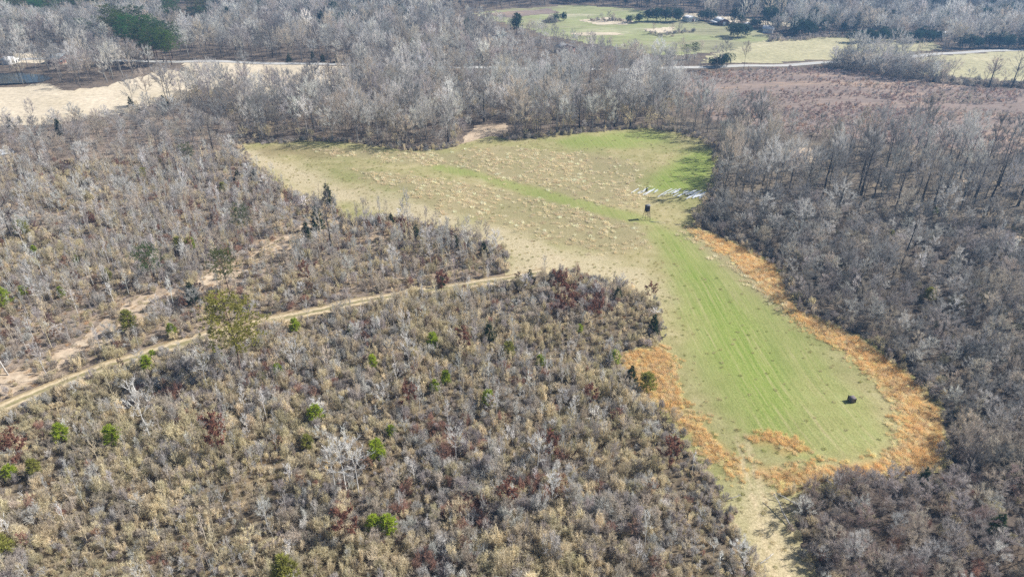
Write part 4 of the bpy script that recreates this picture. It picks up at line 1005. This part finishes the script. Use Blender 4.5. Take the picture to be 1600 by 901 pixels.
# ------------------------------------------------------------------ dead wood
def b_dead(nt, out):
    n = N(nt); n.diffuse(out, n.ramp(n.noise(n.scaled(n.coords(), 3, 3, 0.5), 2.0), [(0.3, (0.36, 0.34, 0.31)), (0.7, (0.58, 0.55, 0.51))]))
M_DEAD = mat('dead_wood', b_dead)
M_SNAG = mat('charred_bark', lambda nt, out: N(nt).diffuse(out, N(nt).ramp(N(nt).noise(N(nt).coords(), 2.0), [(0.3, (0.05, 0.045, 0.042)), (0.7, (0.11, 0.1, 0.095))])))
def limb_thing(name, px, py, H, lean, az, m, label, cat, seed, nl=8):
    g = np.random.default_rng(seed); x, y = at(px, py)
    o = bpy.data.objects.new(name, None); COL.objects.link(o); o.location = (float(x), float(y), float(hgt(x, y)))
    d = np.array([math.sin(lean) * math.cos(az), math.sin(lean) * math.sin(az), math.cos(lean)])
    T = MB(); P = np.array([d * H * t + (0, 0, 0.12) for t in (-0.02, 0.25, 0.5, 0.75, 1.0)]) + g.normal(0, 0.04, (5, 3))
    T.tube(P, 0.013 * H * np.array([1.2, 1, 0.8, 0.55, 0.2]) + 0.03, 6)
    link('trunk', T.mesh('trunk', m, True), o)
    for i in range(nl):
        t = g.uniform(0.3, 0.98); dd = unit(d * 0.6 + g.normal(0, 0.7, 3)); p = d * H * t + (0, 0, 0.12); L = H * g.uniform(0.1, 0.3) * (1.2 - t)
        B = MB(); q = p + dd * L; q[2] = max(q[2], 0.05); B.tube([p, (p + q) / 2 + g.normal(0, 0.05, 3), q], [0.05, 0.035, 0.012], 4)
        for _ in range(4):
            e = (p + q) / 2 + (q - p) * g.uniform(-0.2, 0.5); e2 = e + unit(dd + g.normal(0, 0.7, 3)) * L * 0.5; e2[2] = max(e2[2], 0.05); B.tube([e, e2], [0.025, 0.008], 3)
        link('branch', B.mesh('branch', m), o)
    o['label'] = label; o['category'] = cat
    return o
limb_thing('dead_tree', 1404, 428, tall_m(1404, 428, 78), 0.06, 0.3, M_SNAG, 'tall dark dead snag standing among the grey trees right of the field', 'dead tree', 1, 14)
limb_thing('dead_tree', 13, 586, 9.0, 0.42, 2.6, M_DEAD, 'pale bare trunk leaning beside the track at the left edge', 'dead tree', 2, 2)
limb_thing('fallen_tree', 1238, 828, 7.0, 1.35, 1.75, M_DEAD, 'whitish fallen tree with bare limbs lying in the shade beside the path', 'fallen tree', 3, 9)
limb_thing('fallen_tree', 1260, 795, 5.5, 1.4, 2.6, M_DEAD, 'short dead trunk lying across the brush pile just below the orange grass', 'fallen tree', 4, 8)
limb_thing('fallen_tree', 1165, 896, 6.0, 1.38, 0.5, M_DEAD, 'bleached fallen branch lying at the bottom edge left of the path', 'fallen tree', 5, 9)
limb_thing('fallen_tree', 1128, 784, 3.5, 1.3, 0.2, M_DEAD, 'small bleached broken limb at the left edge of the path', 'fallen tree', 6, 6)
limb_thing('fallen_tree', 700, 400, 4, 1.2, 2.0, M_DEAD, 'grey fallen limb in the scrub above the sandy track bend', 'fallen tree', 7, 6)
limb_thing('fallen_tree', 1015, 346, 5.2, 1.5, -0.45, M_DEAD, 'grey weathered pole lying on the grass at the foot of the tower blind', 'fallen tree', 8, 1)
limb_thing('fallen_tree', 1395, 312, 9, 1.2, 0.4, M_DEAD, 'pale fallen trunk between the tall trees right of the field', 'fallen tree', 9, 6)

# ------------------------------------------------------------------ tower blind and wooden box in the field
def wood(name, a, b):
    def f(nt, out):
        n = N(nt); n.diffuse(out, n.ramp(n.noise(n.scaled(n.coords(), 8, 8, 1.2), 2.0, 4), [(0.3, a), (0.7, b)]))
    return mat(name, f)
M_DARKW = wood('dark_stained_boards', (0.028, 0.026, 0.028), (0.06, 0.055, 0.055))
M_LEGW = wood('treated_posts', (0.09, 0.065, 0.06), (0.17, 0.125, 0.115))
M_GREYW = wood('grey_weathered_boards', (0.12, 0.105, 0.105), (0.24, 0.21, 0.2))
M_ROOFM = wood('dull_metal_roof', (0.14, 0.145, 0.155), (0.2, 0.205, 0.215))
M_HOLE = mat('dark_opening', lambda nt, out: N(nt).diffuse(out, (0.01, 0.01, 0.01)))
def part(name, parent, m, fill):
    b = MB(); fill(b); return link(name, b.mesh(name, m), parent)
x, y = at(1010, 342)
tb = bpy.data.objects.new('tower_blind', None); COL.objects.link(tb); tb.location = (float(x), float(y), float(hgt(x, y)) + 0.03); tb.rotation_euler = (0, 0, 0.25)
tb['label'] = 'dark hunting tower blind on tall wooden legs in the field'; tb['category'] = 'hunting blind'
Z0, Z1, W = 2.9, 4.5, 0.62
for sx in (-1, 1):
    for sy in (-1, 1): part('leg', tb, M_LEGW, lambda b: b.beam((sx * 1.05, sy * 1.05, -0.1), (sx * 0.62, sy * 0.62, Z0), 0.075))
for k, zz in enumerate((0.9, 1.9)):
    q = 1.05 - 0.43 * zz / Z0
    for a, c in (((-q, -q), (q, -q)), ((q, -q), (q, q)), ((q, q), (-q, q)), ((-q, q), (-q, -q))):
        part('brace', tb, M_LEGW, lambda b: b.beam((*a, zz), (*c, zz + (0.7 if k else 0)), 0.045))
part('platform', tb, M_LEGW, lambda b: b.box((0, 0, Z0 + 0.04), (1.5, 1.5, 0.1)))
for k in range(6):                                   # boarded walls with window slots on every side
    zz = Z0 + 0.09 + 0.13 + k * 0.262
    for sx, sy in ((1, 0), (-1, 0), (0, 1), (0, -1)):
        def fl(b):
            if k == 3:
                for e in (-1, 1):
                    c = (sx * W + sy * e * 0.47, sy * W + sx * e * 0.47, zz); b.box(c, (0.05 if sx else 0.26, 0.05 if sy else 0.26, 0.255))
            else: b.box((sx * W, sy * W, zz), (0.05 if sx else 1.18, 0.05 if sy else 1.29, 0.252))
        part('plank', tb, M_DARKW, fl)
for sx, sy in ((1, 0), (-1, 0), (0, 1), (0, -1)):
    part('window', tb, M_HOLE, lambda b: b.box((sx * (W - 0.045), sy * (W - 0.045), Z0 + 1.0), (0.02 if sx else 0.8, 0.02 if sy else 0.8, 0.25)))
c_, s_ = math.cos(0.12), math.sin(0.12)
part('roof', tb, M_ROOFM, lambda b: b.box((0, 0, Z1 + 0.34), (1.6, 1.5, 0.06), [(c_, 0, s_), (0, 1, 0), (-s_, 0, c_)]))
lad = part('ladder', tb, M_LEGW, lambda b: (b.beam((-0.3, -1.9, 0), (-0.3, -0.8, Z0 + 0.1), 0.05), b.beam((0.3, -1.9, 0), (0.3, -0.8, Z0 + 0.1), 0.05)))
for k in range(8):
    t = (k + 0.7) / 8.5; part('rung', lad, M_LEGW, lambda b: b.beam((-0.3, -1.9 + 1.1 * t, t * (Z0 + 0.1)), (0.3, -1.9 + 1.1 * t, t * (Z0 + 0.1)), 0.03))

x, y = at(1330, 627)
bx = bpy.data.objects.new('wooden_box', None); COL.objects.link(bx); bx.location = (float(x), float(y), float(hgt(x, y)) + 0.03); bx.rotation_euler = (0, 0, 0.12)
bx['label'] = 'small dark wooden box standing alone on the green strip'; bx['category'] = 'wooden box'
for k in range(4):
    zz = 0.22 + k * 0.25
    for sx, sy in ((1, 0), (-1, 0), (0, 1), (0, -1)):
        part('plank', bx, M_GREYW if k % 2 else M_LEGW, lambda b: b.box((sx * 0.52, sy * 0.52, zz), (0.035 if sx else 1.0, 0.035 if sy else 1.07, 0.235)))
for sx in (-1, 1):
    for sy in (-1, 1): part('post', bx, M_DARKW, lambda b: b.box((sx * 0.58, sy * 0.58, 0.55 + (0.14 if (sx, sy) == (-1, 1) else 0)), (0.08, 0.08, 1.2 + (0.28 if (sx, sy) == (-1, 1) else 0))))
for k in range(4): part('lid_board', bx, M_GREYW, lambda b: b.box((0, -0.42 + k * 0.28, 1.13 + 0.01 * (k % 2)), (1.22, 0.265, 0.04)))

# ------------------------------------------------------------------ far buildings
def paint(name, c, v=0.12):
    return mat(name, lambda nt, out: N(nt).diffuse(out, N(nt).ramp(N(nt).noise(N(nt).coords(), 0.7, 4), [(0.3, tuple(q * (1 - v) for q in c)), (0.7, tuple(min(0.85, q * (1 + v)) for q in c))])))
M_WHITE, M_REDB, M_TIN, M_BLUET, M_BRICK, M_GLASS, M_SHING = paint('white_paint', (0.75, 0.74, 0.72)), paint('red_barn_boards', (0.16, 0.07, 0.06)), paint('pale_tin_roof', (0.66, 0.66, 0.66)), paint('blue_grey_tin', (0.42, 0.50, 0.54)), paint('brick_wall', (0.35, 0.20, 0.16)), paint('dark_glass', (0.04, 0.05, 0.06)), paint('grey_shingle', (0.28, 0.27, 0.27))
def building(name, px, py, w, d, h, rise, rz, wall, roof, label, cat, doors=(), windows=(), leanto=0):
    x, y = at(px, py)
    o = bpy.data.objects.new(name, None); COL.objects.link(o); o.location = (float(x), float(y), float(hgt(x, y))); o.rotation_euler = (0, 0, rz)
    o['label'] = label; o['category'] = cat
    b = MB(); hw, hd = w / 2, d / 2
    b.add([(-hw, -hd, -0.5), (hw, -hd, -0.5), (hw, hd, -0.5), (-hw, hd, -0.5), (-hw, -hd, h), (hw, -hd, h), (hw, hd, h), (-hw, hd, h), (0, -hd, h + rise), (0, hd, h + rise)],
          [(0, 1, 5, 8, 4), (2, 3, 7, 9, 6), (1, 2, 6, 5), (3, 0, 4, 7)])
    link('wall', b.mesh('wall', wall), o)
    L = math.hypot(hw, rise); ca, sa = hw / L, rise / L
    rf = None
    for s in (-1, 1):
        b = MB(); ax = [(s * ca, 0, -sa), (0, 1, 0), (s * sa, 0, ca)]
        b.box((s * (hw / 2 + 0.12), 0, h + rise / 2 + 0.1), (L + 0.5, d + 0.9, 0.12), ax); link('roof_panel', b.mesh('roof_panel', roof), o)
    if leanto:
        b = MB(); b.box((-hw - leanto / 2, 0, h * 0.78), (leanto, d, 0.15), [(1, 0, 0.16), (0, 1, 0), (-0.16, 0, 1)]); link('lean_to_roof', b.mesh('lean_to_roof', roof), o)
        for yy in (-hd + 0.3, 0, hd - 0.3):
            b = MB(); b.box((-hw - leanto + 0.2, yy, h * 0.3), (0.2, 0.2, h * 0.66)); link('post', b.mesh('post', wall), o)
    for (u, ww, hh, m) in doors:
        b = MB(); b.box((u, -hd - 0.04, hh / 2), (ww, 0.08, hh)); dr = link('door', b.mesh('door', m), o)
        b = MB(); b.box((u + ww * 0.35, -hd - 0.11, hh * 0.48), (0.12, 0.06, 0.3)); link('handle', b.mesh('handle', M_GLASS), dr)
    for (u, zz, ww, hh) in windows:
        b = MB(); b.box((u, -hd - 0.03, zz), (ww + 0.25, 0.06, hh + 0.25)); wi = link('window', b.mesh('window', M_WHITE), o)
        b = MB(); b.box((u, -hd - 0.075, zz), (ww, 0.03, hh)); link('pane', b.mesh('pane', M_GLASS), wi)
    return o
building('barn', 1126, 38.5, 9, 13, 3.4, 1.9, 0.12, M_REDB, M_TIN, 'dark red barn with white door and pale tin roof on the green rise', 'barn', [(0.5, 3.0, 3.1, M_WHITE)], [(-3.0, 1.9, 0.9, 0.9)], 4)
building('shed', 1078, 33, 11, 8, 2.6, 1.5, 0.5, M_WHITE, M_TIN, 'low white-roofed shed left of the red barn', 'shed', [(0, 2.2, 2.2, M_REDB)], [(3.2, 1.5, 0.8, 0.8)])
building('shed', 1168, 43, 7, 6, 2.4, 1.2, -0.3, M_WHITE, M_TIN, 'small pale shed right of the red barn beside the dark bushes', 'shed', [(0, 1.6, 2.0, M_REDB)], [])
building('house', 1200, 50, 12, 8, 2.8, 1.8, 1.2, M_WHITE, M_TIN, 'pale house among bushes at the right end of the farm', 'house', [(0, 1.1, 2.1, M_REDB)], [(-3.5, 1.5, 1.2, 1.1), (3.5, 1.5, 1.2, 1.1)])
building('shed', 1420, 64, 5, 5, 3.6, 2.2, 0.2, M_WHITE, M_TIN, 'steep little white shed between the dark evergreens by the pale field', 'shed', [(0, 1.8, 2.2, M_GLASS)], [])
building('house', 96, 97, 15, 9, 3.0, 2.2, 1.35, M_BRICK, M_BLUET, 'house with blue-grey tin roof half hidden by trees beyond the pond', 'house', [(0, 1.1, 2.1, M_WHITE)], [(-4.5, 1.5, 1.3, 1.2), (4.5, 1.5, 1.3, 1.2)])
building('house', 18, 99, 10, 7, 2.7, 1.6, 1.5, M_WHITE, M_TIN, 'small white house across the pond at the left edge', 'house', [(0.5, 1.1, 2.1, M_GLASS)], [(-2.8, 1.5, 1.1, 1.1), (3, 1.5, 1.1, 1.1)])
building('house', 882, 80, 13, 8, 3.0, 2.0, 0.3, M_BRICK, M_SHING, 'brick house with white gable showing through the grey trees behind the wood', 'house', [(0, 2.2, 2.4, M_WHITE)], [(-4, 1.5, 1.2, 1.2), (4, 1.5, 1.2, 1.2)])
building('shed', 1470, 57, 8, 6, 2.5, 1.4, 0.9, M_WHITE, M_TIN, 'pale shed at the right end of the evergreen row', 'shed', [(0, 1.6, 2.0, M_REDB)], [])

# ------------------------------------------------------------------ haze: the winter air over the whole valley
hz = MB(); hz.box((0, 2700, 62), (9000, 5800, 140))
def b_haze(nt, out):
    v = nt.nodes.new('ShaderNodeVolumePrincipled')
    v.inputs['Color'].default_value = (0.27, 0.56, 1.0, 1); v.inputs['Density'].default_value = 0.00026; v.inputs['Anisotropy'].default_value = 0.2
    nt.links.new(v.outputs[0], out.inputs['Volume'])
ho = link('haze', hz.mesh('haze', mat('winter_haze', b_haze)), kind='stuff', label='pale blue winter haze over the far woods')
